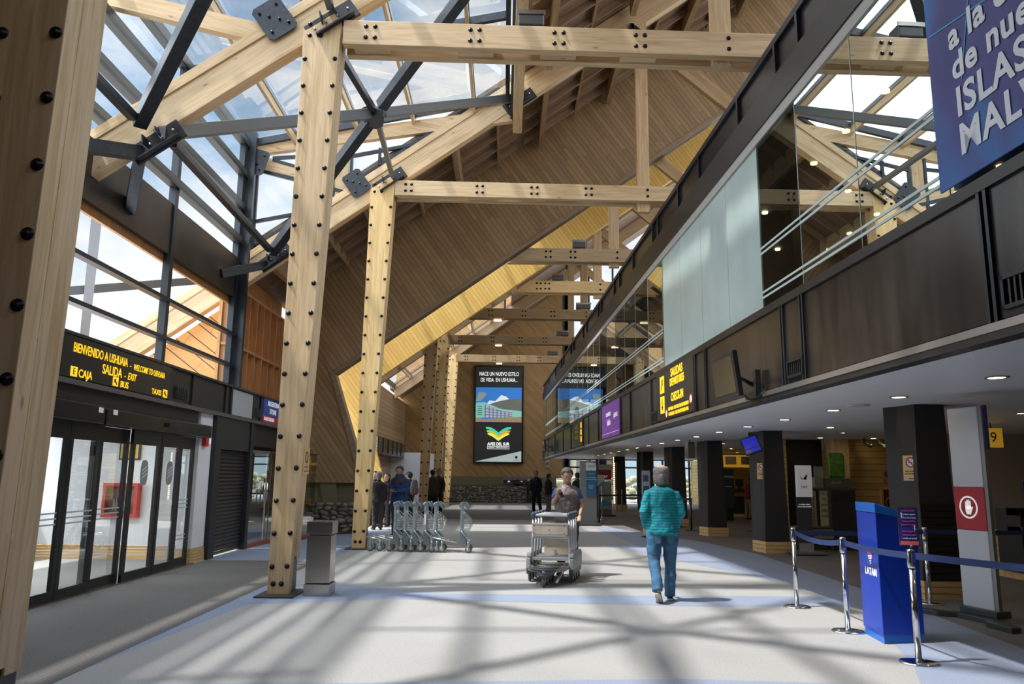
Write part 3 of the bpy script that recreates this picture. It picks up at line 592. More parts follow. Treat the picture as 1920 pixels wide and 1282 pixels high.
for y, s in ((10.06, 'E'), (11.16, 'K'), (12.82, 'G')):
    mb = MB(); mb.box(xs_, xs_+.003, y-.085, y+.075, 2.845, 2.975); obj('pictogram', mb, YEL, t)
    if s == 'E': lettering('E', .12, (xs_+.005, y-.005, 2.91), RL, UP, SBLK, t)
    else:
        mb = MB(); a = -.05 if s == 'K' else -.055
        mb.prism([(xs_+.004, y-.05, 2.945), (xs_+.004, y-.05, 2.885), (xs_+.004, y-.03, 2.905), (xs_+.004, y+.03, 2.86), (xs_+.004, y+.045, 2.88), (xs_+.004, y-.01, 2.925), (xs_+.004, y+.01, 2.945)], (.002, 0, 0)); obj('arrow', mb, SBLK, t)
t = thing('stone_shop_sign', 'blue and red shop sign reading ARGENTINA STONE', 'sign', (XD, 19, 2.8))
mb = MB(); mb.box(XD, XD+.05, 18.15, 19.6, 2.98, 3.37); obj('blue_board', mb, M('sign_blue', (.02, .05, .22), .4, emit=.15), t)
mb = MB(); mb.box(XD, XD+.05, 18.15, 19.6, 2.82, 2.98); obj('red_board', mb, M('sign_red', (.35, .02, .03), .4, emit=.1), t)
WT = M('sign_white', (.85, .85, .85), .5, emit=.3)
lettering('ARGENTINA', .17, (xs_, 18.9, 3.27), RL, UP, WT, t); lettering('STONE', .17, (xs_, 18.88, 3.09), RL, UP, WT, t); lettering('RHODOCHROSITE', .12, (xs_, 18.2, 2.9), RL, UP, WT, t, align='LEFT', shear=.2, sx=.8)
# header wall and sliding doors
mb = MB(); mb.box(-6.4, XD-.04, -6, 14.55, 2.5, 2.8); mb.box(-6.4, XD-.04, -6, 9.2, 0, 2.8); struct('wall_left', mb, BLK)
mb = MB(); mb.box(-5.95, XD-.02, 14.62, 15.22, .26, 2.74); struct('wall_left_pillar', mb, WHITE)
mb = MB(); 
for k in range(5): mb.box(-5.97-.004*k, XD-.0-.003*k, 14.6, 15.24, .0+k*.052, .046+k*.052)
struct('baseboard_left', mb, WB)
GD = glass('door_glass', (.92, .97, .96), .45)
def sliding_doors():
    t = bpy.data.objects.new('door_1', None); C.objects.link(t); t['kind'] = 'structure'; t.location = (XD, 12, 0)
    mb = MB(); mb.box(XD-.08, XD+.17, 9.1, 10.75, 2.27, 2.52); mb.box(XD-.08, XD+.17, 10.79, 14.72, 2.27, 2.5); obj('operator_box', mb, M('door_black', (.02, .019, .018), .25, .4), t, bevel=.02)
    mb = MB(); mb.box(XD+.17, XD+.22, 12.72, 13.05, 2.36, 2.42); obj('sensor', mb, BLK, t)
    for y in (10.55, 10.95): mb = MB(); mb.box(XD+.171, XD+.175, y, y+.12, 2.42, 2.49); obj('sticker', mb, WHITE, t)
    for i, (a, b, off) in enumerate(((9.15, 10.24, .0), (10.25, 11.1, 0), (11.02, 12.06, -.09), (12.0, 12.98, 0), (13.0, 13.85, 0), (13.88, 14.6, -.08))):
        x = XD+off; p = bpy.data.objects.new('door_leaf', None); C.objects.link(p); p.parent = t; p.location = (0, 0, 0)
        mb = MB(); s = .085
        mb.box(x-.05, x, a, a+s, .02, 2.27); mb.box(x-.05, x, b-s, b, .02, 2.27); mb.box(x-.05, x, a+s, b-s, .02, .14); mb.box(x-.05, x, a+s, b-s, 2.05, 2.27); obj('frame', mb, M('door_frame_black', (.022, .022, .022), .3, .4), p)
        mb = MB(); mb.quad((x-.03, a+s, .14), (x-.03, b-s, .14), (x-.03, b-s, 2.05), (x-.03, a+s, 2.05)); obj('pane', mb, GD, p)
        if i not in (3, 4):
            for zz in (.95, 1.02, 1.09) if i != 5 else (.45, .52, 1.0, 1.07, 1.14):
                mb = MB(); mb.box(x-.028, x-.025, a+s, b-s, zz, zz+.02); obj('frosted_line', mb, M('frosted_strip', (.50, .52, .52), .6), p)
        else:
            mb = MB(); cy = (a+b)/2; P = []
            for k in range(16):
                q = 2*PI*k/16; P.append((x-.026, cy+.13*math.copysign(abs(math.cos(q))**.6, math.cos(q)), 1.62+.2*math.copysign(abs(math.sin(q))**.8, math.sin(q))))
            mb.prism(P, (.003, 0, 0)); obj('door_emblem', mb, M('emblem_grey', (.28, .29, .28), .5), p)
            for k in (-1, 0, 1):
                mb = MB(); z = 1.62+k*.06; mb.prism([(x-.02, cy-.08, z-.04), (x-.02, cy, z), (x-.02, cy+.08, z+.04), (x-.02, cy+.08, z+.06), (x-.02, cy, z+.02), (x-.02, cy-.08, z-.02)], (.003, 0, 0)); obj('emblem_stripe', mb, M('emblem_pale', (.7, .72, .7), .5), p)
    mb = MB(); mb.box(XD-.1, XD+.05, 9.1, 14.62, 0, .02); obj('threshold', mb, INOX, t)
sliding_doors()
# vestibule behind the doors
mb = MB(); mb.box(-9.2, -5.96, 15.22, 15.4, .26, 2.9); mb.box(-9.2, -9.0, -6, 15.3, 0, 1.0); struct('wall_vestibule', mb, WHITE)
mb = MB()
for k in range(5): mb.box(-9.2, -5.97, 15.19+k*.004, 15.22, k*.052, .046+k*.052)
struct('baseboard_vestibule', mb, WB)
mb = MB(); mb.box(-9.2, -5.75, -6, 15.3, 2.7, 2.8); struct('ceiling_vestibule', mb, SOFF)
t = thing('vestibule_fill', 'glowing panel added to brighten the vestibule behind the sliding doors', 'lamp', (-7.3, 12.5, 2.7)); mb = MB(); mb.box(-7.9, -6.7, 12.2, 12.8, 2.66, 2.7); obj('diffuser', mb, M('fill_glow_white', (1, .97, .9), .5, emit=14), t)  # added glow that brightens the vestibule, not a fitting of the place
t = thing('fire_hose_cabinet', 'red fire hose cabinet on the white vestibule wall behind the doors', 'fire cabinet', (-7.27, 15.15, 1.1))
RED = M('fire_red', (.55, .03, .02), .4); mb = MB()
mb.box(-7.6, -7.54, 15.05, 15.22, .78, 1.42); mb.box(-7.0, -6.94, 15.05, 15.22, .78, 1.42); mb.box(-7.54, -7.0, 15.05, 15.22, .78, .84); mb.box(-7.54, -7.0, 15.05, 15.22, 1.36, 1.42); obj('frame', mb, RED, t)
mb = MB(); mb.box(-7.54, -7.0, 15.19, 15.215, .84, 1.36); obj('back', mb, M('cabinet_back', (.25, .12, .1), .6), t)
mb = MB()
for k in range(6): mb.tube([(-7.42+.05*k, 15.14, .9), (-7.4+.05*k, 15.12, 1.15-.02*k), (-7.37+.05*k, 15.14, .9)], .022, 8)
obj('hose', mb, M('hose_canvas', (.55, .5, .4), .8), t)
mb = MB(); mb.quad((-7.54, 15.06, .84), (-7.0, 15.06, .84), (-7.0, 15.06, 1.36), (-7.54, 15.06, 1.36)); obj('pane', mb, GL, t)
t = thing('yellow_notice', 'framed yellow notice on the vestibule wall above the hose cabinet', 'sign', (-7.2, 15.2, 2.0)); mb = MB(); mb.box(-7.42, -7.02, 15.18, 15.215, 1.86, 2.2); obj('frame', mb, BLK, t); mb = MB(); mb.box(-7.39, -7.05, 15.17, 15.18, 1.89, 2.17); obj('paper', mb, M('paper_yellow', (.65, .42, .08), .6), t)
t = thing('alarm_box', 'small red and white alarm box on the pillar beside the doors', 'alarm', (XD+.02, 14.85, 2.2)); mb = MB(); mb.box(XD-.02, XD+.06, 14.74, 14.9, 2.12, 2.32); obj('box', mb, RED, t, bevel=.01); mb = MB(); mb.box(XD-.02, XD+.07, 14.9, 14.97, 2.17, 2.28); obj('strobe', mb, WT, t, bevel=.01)
# shutter
t = thing('roller_shutter', 'closed black roller shutter between white pillar and glass shop', 'shutter', (XD, 16.3, 0))
mb = MB(); mb.box(XD-.1, XD+.06, 15.24, 15.55, 0, 2.76); obj('guide_rail', mb, BLK, t); mb = MB(); mb.box(XD-.1, XD+.06, 17.35, 17.55, 0, 2.76); obj('guide_rail', mb, BLK, t)
mb = MB()
for k in range(28): z = .02+k*.075; mb.add([(XD-.06, 15.55, z), (XD-.06, 17.35, z), (XD-.03, 17.35, z+.035), (XD-.03, 15.55, z+.035), (XD-.06, 17.35, z+.072), (XD-.06, 15.55, z+.072)], [(0, 1, 2, 3), (3, 2, 4, 5)])
obj('curtain', mb, M('shutter_black', (.03, .03, .03), .4, .3), t)
mb = MB(); mb.box(XD-.12, XD+.03, 15.55, 17.35, 2.1, 2.76); obj('box', mb, M('shutter_box', (.028, .028, .03), .4, .2), t)
# glass shop
mb = MB(); mb.box(-6.4, XD-.1, 17.55, 22.1, 2.25, 2.8); mb.box(-6.45, -6.35, 17.5, 22.1, 0, 2.8); struct('wall_left_shop', mb, BLK)
t = thing('glass_shopfront', 'glazed shopfront with steel pull handles beyond the shutter', 'shopfront', (-5.4, 19, 0))
pts = [(-5.66, 17.6), (-5.58, 18.7), (-4.9, 20.6)]
for (xa, ya), (xb, yb) in zip(pts, pts[1:]):
    mb = MB(); mb.quad((xa, ya, .1), (xb, yb, .1), (xb, yb, 2.1), (xa, ya, 2.1)); obj('pane', mb, GD, t)
    mb = MB(); mb.bar((xa, ya, .05), (xb, yb, .05), .07, .1); o = obj('plinth_strip', mb, M('red_brown_sill', (.28, .09, .04), .5), t)
    mb = MB(); mb.bar((xa, ya, 2.12), (xb, yb, 2.12), .05, .06); obj('head_rail', mb, INOX, t)
mb = MB(); mb.bar((-5.6, 18.65, 0), (-5.6, 18.65, 2.1), .03, .04); mb.bar((-5.56, 18.8, 0), (-5.56, 18.8, 2.1), .03, .04); obj('stile', mb, INOX, t)
for y in (18.3, 18.5):
    mb = MB(); mb.tube([(-5.52, y, 1.0), (-5.52, y, 1.42)], .016, 8); obj('pull_handle', mb, CHROME, t)
t = thing('shop_counter', 'stone clad shop counter with a red-brown top behind the shop glass', 'counter', (-5.7, 20.4, 0))
mb = MB(); mb.box(-6.3, -5.2, 20.9, 21.3, 0, .85); stones(mb, [(-6.3, 20.9), (-5.2, 20.9)], 0, .85, .28, 9); obj('stone_base', mb, [MORT]+STM, t)
mb = MB(); mb.box(-6.3, -5.1, 20.8, 21.35, .85, .97); obj('top', mb, M('red_brown_sill', (.28, .09, .04), .5), t)
# ================================================================== BALCONY
def bx(y): return 3.63-.026*y
def bbox(mb, y0, y1, z0, z1, d0, d1, mi=0):
    """box following the balcony front: d = distance out (+ towards the hall)"""
    a0, a1 = bx(y0)-d0, bx(y1)-d0; b0, b1 = bx(y0)-d1, bx(y1)-d1
    return mb.hexa([(a0, y0, z0), (b0, y0, z0), (b1, y1, z0), (a1, y1, z0), (a0, y0, z1), (b0, y0, z1), (b1, y1, z1), (a1, y1, z1)], mi)
BE = 47.0
mb = MB(); mb.hexa([(bx(-6)+.02, -6, 2.71), (12.2, -6, 2.71), (12.2, BE, 2.71), (bx(BE)+.02, BE, 2.71), (bx(-6)+.02, -6, 3.6), (12.2, -6, 3.6), (12.2, BE, 3.6), (bx(BE)+.02, BE, 3.6)]); struct('ceiling_soffit', mb, SOFF)
mb = MB(); bbox(mb, -6, BE, 2.66, 2.72, -.02, .06); o = struct('trim_2', mb, M('silver_edge', (.45, .45, .46), .3, .8))
mb = MB(); bbox(mb, -6, BE, 2.60, 2.66, -.1, .05); struct('trim_3', mb, BLK)
mb = MB(); bbox(mb, -6, BE, 2.72, 3.72, -.3, -.01); struct('wall_balcony', mb, BLK)
dv = [1.2, 1.6, 5.32, 8.57, 9.16, 12.44, 13.07, 15.92, 16.55, 18.95, 20.3, 23.55, 24.3, 26.6, 28.0, 31.0, 31.9, 35, 39, 43, 46.8]
t = thing('balcony_fascia', 'dark weathered metal fascia along the balcony front', 'fascia', (bx(20), 20, 2.75))
prev = -6
for i, y in enumerate(dv):
    mb = MB(); bbox(mb, prev+.03, y-.03, 2.74, 3.70, 0, .02); obj('panel', mb, PANEL, t)
    mb = MB(); bbox(mb, y-.055, y-.02, 2.72, 3.72, 0, .045); bbox(mb, y+.02, y+.055, 2.72, 3.72, 0, .045); obj('divider', mb, FRAME, t); prev = y
def vent(y0, y1, z0, z1, label):
    t = thing('vent_grille', label, 'vent', (bx(y0), (y0+y1)/2, z0)); mb = MB(); e = .03
    bbox(mb, y0, y1, z0, z0+e, .02, .05); bbox(mb, y0, y1, z1-e, z1, .02, .05); bbox(mb, y0, y0+e, z0, z1, .02, .05); bbox(mb, y1-e, y1, z0, z1, .02, .05); obj('frame', mb, FRAME, t)
    n = max(6, int((y1-y0)/.06)); mb = MB()
    for k in range(n): yy = y0+e+k*(y1-y0-2*e)/n; bbox(mb, yy, yy+.02, z0+e, z1-e, .02, .04)
    obj('louvres', mb, BLK, t)
vent(8.6, 9.05, 2.79, 3.0, 'small louvred vent low in the fascia behind the wall monitor'); vent(4.4, 5.2, 2.79, 3.03, 'louvred vent in the fascia at the right picture edge'); vent(16.02, 16.5, 2.76, 3.0, 'small vent in the fascia left of the departures sign')
mb = MB(); bbox(mb, -6, BE, 3.70, 3.80, -.3, .05); struct('trim_4', mb, BLK)
mb = MB(); bbox(mb, -6, BE, 6.05, 6.19, -.05, .03); struct('trim_5', mb, M('head_strip', (.42, .41, .39), .5))
mb = MB(); bbox(mb, -6, BE, 6.19, 6.62, -.25, .05); struct('trim_6', mb, BLK)
t = thing('parapet', 'dark panelled parapet running above the balcony glass', 'parapet', (bx(20), 20, 6.62)); mb = MB(); bbox(mb, -6, BE, 6.62, 7.05, -.16, -.02); obj('wall', mb, M('parapet_panel', (.035, .034, .038), .3, .5, noise=.3, nscale=1.5), t)
mb = MB(); bbox(mb, -6, BE, 7.05, 7.14, -.2, .03); obj('top_rail', mb, FRAME, t)
for y in (2.0, 5.5, 8.3, 9.0, 10.45, 12.5, 13.92, 15.64, 16.16, 18.4, 20.3, 21.2, 23.6, 24.2, 27, 28, 31, 32, 35, 36, 39, 43):
    mb = MB(); bbox(mb, y-.03, y+.03, 6.62, 7.05, -.02, .03); obj('post', mb, FRAME, t)
mb = MB(); mb.hexa([(bx(-6)+.1, -6, 6.3), (12.2, -6, 6.3), (12.2, BE, 6.3), (bx(BE)+.1, BE, 6.3), (bx(-6)+.1, -6, 6.55), (12.2, -6, 6.55), (12.2, BE, 6.55), (bx(BE)+.1, BE, 6.55)]); struct('ceiling_upper', mb, M('upper_ceiling', (.10, .10, .10), .6))
GB = glass('balcony_glass', (.55, .64, .62), .72, 1.5)
gt = bpy.data.objects.new('window_7', None); C.objects.link(gt); gt['kind'] = 'structure'; gt.location = (bx(14), 14, 3.8)
J = [-6, 1.2, 2.8, 4.3, 5.72, 7.13, 8.52, 9.83]+[15.38+1.43*k for k in range(23)]
for a, b in zip(J, J[1:]):
    if abs(a-9.83) < .01: continue
    mb = MB(); mb.quad((bx(a)-.01, a+.012, 3.8), (bx(b)-.01, b-.012, 3.8), (bx(b)-.01, b-.012, 6.05), (bx(a)-.01, a+.012, 6.05)); obj('pane', mb, GB, gt)
    if a > 2:
        mb = MB(); bbox(mb, a-.005, a+.005, 3.8, 6.05, .008, .014); obj('joint', mb, M('glass_joint', (.45, .55, .53), .3), gt)
FROST = M('frosted_film', (.46, .58, .57), .35, noise=.12, nscale=1.2)
mb = MB(); bbox(mb, 9.83, 15.38, 3.8, 6.05, -.02, .0); o = obj('frosted_pane', mb, FROST, gt); o['label'] = 'frosted pale green glass section'
mb = MB(); 
for y in (11.2, 12.6, 14.0): bbox(mb, y-.006, y+.006, 3.8, 6.05, .0, .004)
obj('joint', mb, M('glass_joint', (.45, .55, .53), .3), gt)
VS = M('frosted_stripe_and_reflection', (.62, .72, .70), .5)  # vinyl stripes on the glass together with their painted reflections
for z in (3.93, 4.0, 4.52, 4.59):
    mb = MB(); bbox(mb, 5.76, 9.8, z, z+.028, .013, .017); bbox(mb, 15.4, 45, z, z+.028, .013, .017); obj('frosted_stripe_and_reflection', mb, VS, gt)
# banner
BLU = None
def banner_mat():
    m, nt, b = base_mat('banner_blue'); N = nt.nodes.new; L = nt.links.new
    tc = N('ShaderNodeTexCoord'); mp = N('ShaderNodeMapping'); mp.inputs['Rotation'].default_value = (.6, 0, 0); mp.inputs['Scale'].default_value = (1, 1.6, .8); L(tc.outputs['Object'], mp.inputs[0])
    no = N('ShaderNodeTexNoise'); no.inputs['Scale'].default_value = 1.1; no.inputs['Detail'].default_value = 2; L(mp.outputs[0], no.inputs['Vector'])
    rp = N('ShaderNodeValToRGB'); L(no.outputs[0], rp.inputs[0]); e = rp.color_ramp.elements; e[0].position = .3; e[0].color = (.006, .02, .16, 1); e[1].position = .7; e[1].color = (.01, .13, .42, 1)
    x = e.new(.5); x.color = (.035, .035, .24, 1)
    L(rp.outputs[0], b.inputs['Base Color']); b.inputs['Roughness'].default_value = .5
    L(rp.outputs[0], b.inputs['Emission Color']); b.inputs['Emission Strength'].default_value = .0
    return m
t = thing('banner', 'large blue banner with white words hung over the balcony glass', 'banner', (bx(4), 4, 3.85))
mb = MB(); bbox(mb, .6, 5.74, 3.84, 6.4, .06, .075); obj('cloth', mb, banner_mat(), t)
RR, RU = Vector((.026, -1, 0)).normalized(), (0, 0, 1)
BW = M('banner_white', (.80, .82, .88), .5)
def TB(s, size, y, z, **k): return lettering(s, size, (bx(y)-.08, y, z), RR, RU, BW, t, align='LEFT', bold=.018, **k)
TB('a la conquista', .29, 5.46, 4.98, space=1.08); TB('de nuestras', .29, 5.45, 4.72, space=1.08); TB('ISLAS', .32, 5.44, 4.43, space=1.08); TB('MALVINAS', .33, 5.44, 4.13, space=1.08)
for a, b in (((5.7, 5.15), (4.0, 4.85)), ((4.9, 6.2), (5.35, 4.6))):
    mb = MB(); mb.bar((bx(a[0])-.078, a[0], a[1]), (bx(b[0])-.078, b[0], b[1]), .004, .012); obj('thin_line', mb, M('line_cyan', (.02, .35, .60), .5), t)
# departures sign
t = thing('departures_sign', 'black sign with yellow lettering SALIDAS DEPARTURES on the balcony front', 'sign', (bx(14.5), 14.5, 2.75))
mb = MB(); bbox(mb, 13.12, 15.9, 2.76, 3.72, .02, .05); obj('board', mb, M('sign_dark_gloss', (.02, .019, .017), .3), t)
def TD(s, size, y, z, m=YEL, par=None, off=.055, **k): return lettering(s, size, (bx(y)-off, y, z), RR, RU, m, par or t, **k)
TD('SALIDAS', .22, 14.25, 3.60, fit=.88, bold=.008); TD('DEPARTURES', .2, 14.25, 3.42, fit=1.05, bold=.007); TD('CHECK-IN', .22, 14.25, 3.13, fit=.9, bold=.008)
TD('NO FUMAR - SOLO SECTOR AUTORIZADO', .09, 14.2, 2.93, fit=1.5, bold=.004); TD('NO SMOKING - ONLY IN AUTHORIZED AREA', .09, 14.2, 2.83, fit=1.45, bold=.004)
for z in (3.46, 3.06):
    mb = MB(); bbox(mb, 15.25, 15.6, z-.17, z+.17, .052, .056); obj('pictogram', mb, YEL, t, bevel=.03)
def arr(mb, y, z, pts, off): mb.prism([(bx(y-a)-off, y-a, z+b) for a, b in pts], (-.003, 0, 0))
mb = MB(); arr(mb, 15.425, 3.46, [(-.1, -.1), (-.06, -.12), (.02, .0), (.08, -.02), (.05, .05), (.12, .12), (.04, .09), (-.02, .1), (-.01, .03)], .057); obj('plane_symbol', mb, SBLK, t)
mb = MB(); arr(mb, 15.425, 3.06, [(-.02, .12), (-.02, -.03), (-.07, -.03), (0, -.13), (.07, -.03), (.02, -.03), (.02, .12)], .057); obj('arrow', mb, SBLK, t)
for y in (15.1, 13.3):
    z = 2.86 if y > 14 else 2.98; c = (bx(y)-.053, y, z); mb = MB(); disc(mb, c, .085, RR, RU, r0=.062); obj('red_ring', mb, M('ring_red', (.75, .04, .03), .5, emit=.2), t)
    mb = MB(); disc(mb, c, .06, RR, RU, t=.002); obj('disc', mb, WT, t)
t = thing('purple_poster', 'purple poster with white writing on the balcony front', 'poster', (bx(21.9), 21.9, 2.75))
mb = MB(); bbox(mb, 20.42, 23.4, 2.75, 3.71, .02, .05); obj('board', mb, M('purple', (.23, .07, .40), .5, emit=.12), t)
TD('encuentra', .22, 22.2, 3.42, WT, bold=.006, sx=.9); TD('latido', .26, 22.1, 3.17, WT, bold=.008); TD('@ BEAGLE', .17, 20.95, 3.3, WT, sx=.8)
mb = MB(); bbox(mb, 20.5, 23.3, 2.86, 2.87, .05, .055); obj('line', mb, WT, t)
t = thing('far_departures_sign', 'farther black sign with faint yellow writing on the balcony front', 'sign', (bx(29.5), 29.5, 2.75))
mb = MB(); bbox(mb, 28.1, 30.9, 2.76, 3.71, .02, .05); obj('board', mb, M('sign_dark_gloss', (.02, .019, .017), .3), t)
YD = M('sign_yellow_dim', (.35, .25, .03), .5, emit=.1)
TD('SALIDAS', .2, 29.8, 3.5, YD); TD('DEPARTURES', .16, 29.8, 3.33, YD); TD('CHECK-IN', .18, 29.8, 3.1, YD)
for z in (3.5, 3.25, 3.0): mb = MB(); bbox(mb, 28.25, 28.6, z-.1, z+.1, .052, .056); obj('pictogram', mb, YEL, t)
# monitor on an arm
def monitor(yc, zc, label, ang=.5, w=.88, h=.58):
    t = thing('wall_monitor', label, 'monitor', (bx(yc)-.52, yc, zc), 0, None, True)
    r = Vector((-.30, -.95, 0)).normalized() if ang else None; n = Vector((-1, -.05, -.12)).normalized(); r = Vector((.05, -1, 0)).normalized(); u = r.cross(n)*-1; u = n.cross(r); u = u if u.z > 0 else -u
    def B(a0, a1, b0, b1, c0, c1): return [r*a+u*b+n*c for a, b, c in ((a0, b0, c0), (a1, b0, c0), (a1, b0, c1), (a0, b0, c1), (a0, b1, c0), (a1, b1, c0), (a1, b1, c1), (a0, b1, c1))]
    mb = MB(); mb.hexa(B(-w/2, w/2, -h/2, h/2, -.07, 0)); obj('casing', mb, BLK, t, bevel=.015)
    mb = MB(); mb.hexa(B(-w/2+.05, w/2-.05, -h/2+.06, h/2-.06, 0, .004)); obj('screen', mb, M('screen_dark', (.06, .052, .035), .15), t)
    mb = MB(); mb.tube([(0, .0, .05), (.25, .1, .0), (.45, .1, -.1)], .03, 8); mb.box(.38, .47, -.1, .35, -.26, -.18); mb.box(.40, .47, -.05, .05, -.24, .1); obj('arm', mb, STEEL, t)
    mb = MB(); mb.tube([(.15, 0, -.15), (.3, -.1, -.3), (.38, -.2, -.26), (.44, -.3, -.2)], .008, 6); obj('cable', mb, BLK, t)
    return t
monitor(9.95, 2.92, 'black monitor on an arm on the balcony front, right of the departures sign'); monitor(40, 3.2, 'small far monitor near the end of the balcony')
# upper floor interior
mb = MB(); mb.box(11.9, 12.2, -6, BE, 3.6, 6.5); struct('wall_upper_right', mb, M('upper_wall', (.05, .035, .025), .6))
mb = MB(); mb.box(8.0, 8.2, -6, 20, 3.6, 6.3); struct('wall_upper_shop', mb, M('upper_shop', (.07, .035, .025), .5))
WARM = M('warm_lamp', (1, .72, .35), .5, emit=9)
k = 0
for y in [6.5+1.1*i for i in range(9)]:
    for x in (4.6, 5.6, 6.6, 7.4):
        if random.random() < .75:
            t = thing('upper_downlight', 'small warm ceiling spot in the shop behind the balcony glass', 'ceiling lamp', (x, y, 6.29), group='warm ceiling spots behind the upper glass'); mb = MB(); mb.cyl((x, y, 6.27), (x, y, 6.3), .05, 10); obj('lamp', mb, WARM, t); k += 1
for y in (12.5, 17.6, 22.6, 27.4, 32, 40.6):
    t = thing('upper_pillar', 'dark pillar upstairs behind the balcony glass', 'pillar', (5.2, y, 3.6), group='dark pillars behind the upper glass'); mb = MB(); mb.box(5.0, 5.4, y, y+.4, 3.6, 6.3); obj('shaft', mb, BLK, t)
# ================================================================== GROUND FLOOR RIGHT
def black_column(Y, label, xl=5.86, w=.55, d=.6, sign=False, panel=False):
    t = thing('boxed_column', label, 'column', (xl+.3, Y+.3, 0)); z1 = 2.705
    def pl(z, g=0):
        k = z/2.7; l = .04+.22*k
        return [(xl-g+.02, Y+.12+.3*k, z), (xl+.06*k-g*.4, Y-g, z), (xl+w-.06*k+g, Y-g, z), (xl+w+g, Y+d, z), (xl-.1, Y+d, z)]
    a, b = pl(.24), pl(z1); mb = MB(); n = 5
    mb.add(a+b, [tuple(range(n))[::-1], tuple(range(n, 2*n))]+[(i, (i+1) % n, n+(i+1) % n, n+i) for i in range(n)]); obj('shaft', mb, M('column_black', (.024, .024, .026), .55), t)
    mb = MB()
    for q in range(3):
        g = .025+.006*q; a, b = pl(q*.085, g), pl(q*.085+.075, g); a = [(x, y, q*.085) for x, y, _ in a]; b = [(x, y, q*.085+.078) for (x, y, _) in a]
        mb.add(a+b, [tuple(range(n))[::-1], tuple(range(n, 2*n))]+[(i, (i+1) % n, n+(i+1) % n, n+i) for i in range(n)])
    obj('wood_plinth', mb, WB, t)
    if sign:
        mb = MB(); o_ = Vector((xl+.0, Y+.2, 0)); r = Vector((.16, -.28, 0)).normalized(); up = Vector((0.02, -.01, 1)).normalized(); s0 = Vector((xl-.005, Y+.27, 1.62)); nn = r.cross(up)
        # plate on the slanted left face
        P = [s0, s0+r*.24, s0+r*.24+up*.36, s0+up*.36]; P = [p+nn*.03 for p in P]; mb.prism(P, nn*.012); b_ = obj('no_smoking_sign', mb, M('sign_tan', (.70, .47, .20), .5), t); b_['label'] = 'tan no-smoking sign'
        c = s0+r*.12+up*.26+nn*.045; mb = MB(); disc(mb, c, .075, r, up, r0=.058); obj('red_ring', mb, M('ring_dark_red', (.3, .02, .03), .5), b_, world=True)
        mb = MB(); disc(mb, c-nn*.002, .056, r, up, t=.002); obj('disc', mb, WHITE, b_)
        mb = MB(); mb.bar(c-r*.045+up*.045+nn*.003, c+r*.045-up*.045+nn*.003, .004, .014, up=r+up); mb.bar(c-r*.04+nn*.003, c+r*.03+nn*.003, .004, .012, up=up); obj('slash', mb, M('ring_dark_red', (.3, .02, .03), .5), b_)
        lettering('NO FUMAR', .034, s0+r*.12+up*.13+nn*.045, r, up, SBLK, b_); lettering('NO SMOKING', .03, s0+r*.12+up*.095+nn*.045, r, up, SBLK, b_); lettering('AIRPORT RULES' if False else 'GRACIAS', .02, s0+r*.12+up*.03+nn*.045, r, up, SBLK, b_)
    if panel:
        mb = MB(); 
        for q in range(11): mb.box(xl+.02, xl+w+.045, Y-.03, Y-.005, .26+q*.095, .345+q*.095)
        mb.box(xl+w+.02, xl+w+.05, Y-.02, Y+d, .25, 1.32); obj('ribbed_guard', mb, M('guard_black', (.012, .012, .014), .5), t)
    return t
black_column(11.09, 'large black boxed column with wood plinth behind the blue check-in stand, nearest', sign=True, panel=True)
black_column(17.65, 'second black boxed column with tan no-smoking sign, under the tilted blue screen', sign=True)
black_column(22.55, 'third black boxed column, small speaker on its left')
black_column(27.3, 'black boxed column directly behind the man in teal, on his right')
black_column(33.0, 'black boxed column behind the left shoulder of the man in teal')
black_column(40.7, 'far black boxed column with warm light strip on its left edge')
black_column(47.2, 'farthest black boxed column, by the window wall', xl=5.75)
t = thing('light_strip', 'vertical strip of small warm lights on the far column', 'light strip', (5.8, 40.6, .3)); mb = MB()
for q in range(24): mb.box(5.72, 5.80, 40.6, 40.63, .3+q*.1, .37+q*.1)
obj('lights', mb, M('strip_lamp', (1, .8, .45), .5, emit=1.6), t)
# downlights
def downlight(x, y, s=1.0, white=False):
    t = thing('downlight', 'round recessed ceiling light in the pale soffit', 'ceiling lamp', (x, y, 2.71), group='recessed downlights under the balcony')
    mb = MB(); mb.lathe([(.115*s, 2.708), (.115*s, 2.696), (.085*s, 2.696), (.085*s, 2.708)], (x, y, 0), 20); obj('trim_ring', mb, M('ring_grey', (.30, .28, .27), .5), t)
    mb = MB(); mb.cyl((x, y, 2.700), (x, y, 2.7065), .085*s, 20); obj('lamp', mb, M('lamp_cool', (.95, .97, 1), .5, emit=18) if white else M('lamp_warm', (1, .74, .38), .5, emit=22), t)
for i in range(21): downlight(5.2-.018*max(0, i-4)*2, 3.95+2.05*i, 1.0)
for x in (6.85, 8.3, 9.7):
    for i in range(9): downlight(x, 4.2+4.0*i+(.1 if x > 7 else 0), .9)
for x, y in ((7.9, 18.0), (7.4, 14.2), (9.9, 13.0), (7.0, 20.2)): downlight(x, y, .6, True)
t = thing('ceiling_vent_disc', 'round white ceiling diffuser beside a downlight in the soffit', 'vent', (5.95, 11.2, 2.7)); mb = MB(); mb.lathe([(.16, 2.71), (.16, 2.69), (.13, 2.685), (.001, 2.685)], (5.2, 11.3, 0), 24); obj('disc', mb, M('disc_white', (.6, .6, .6), .5), t)
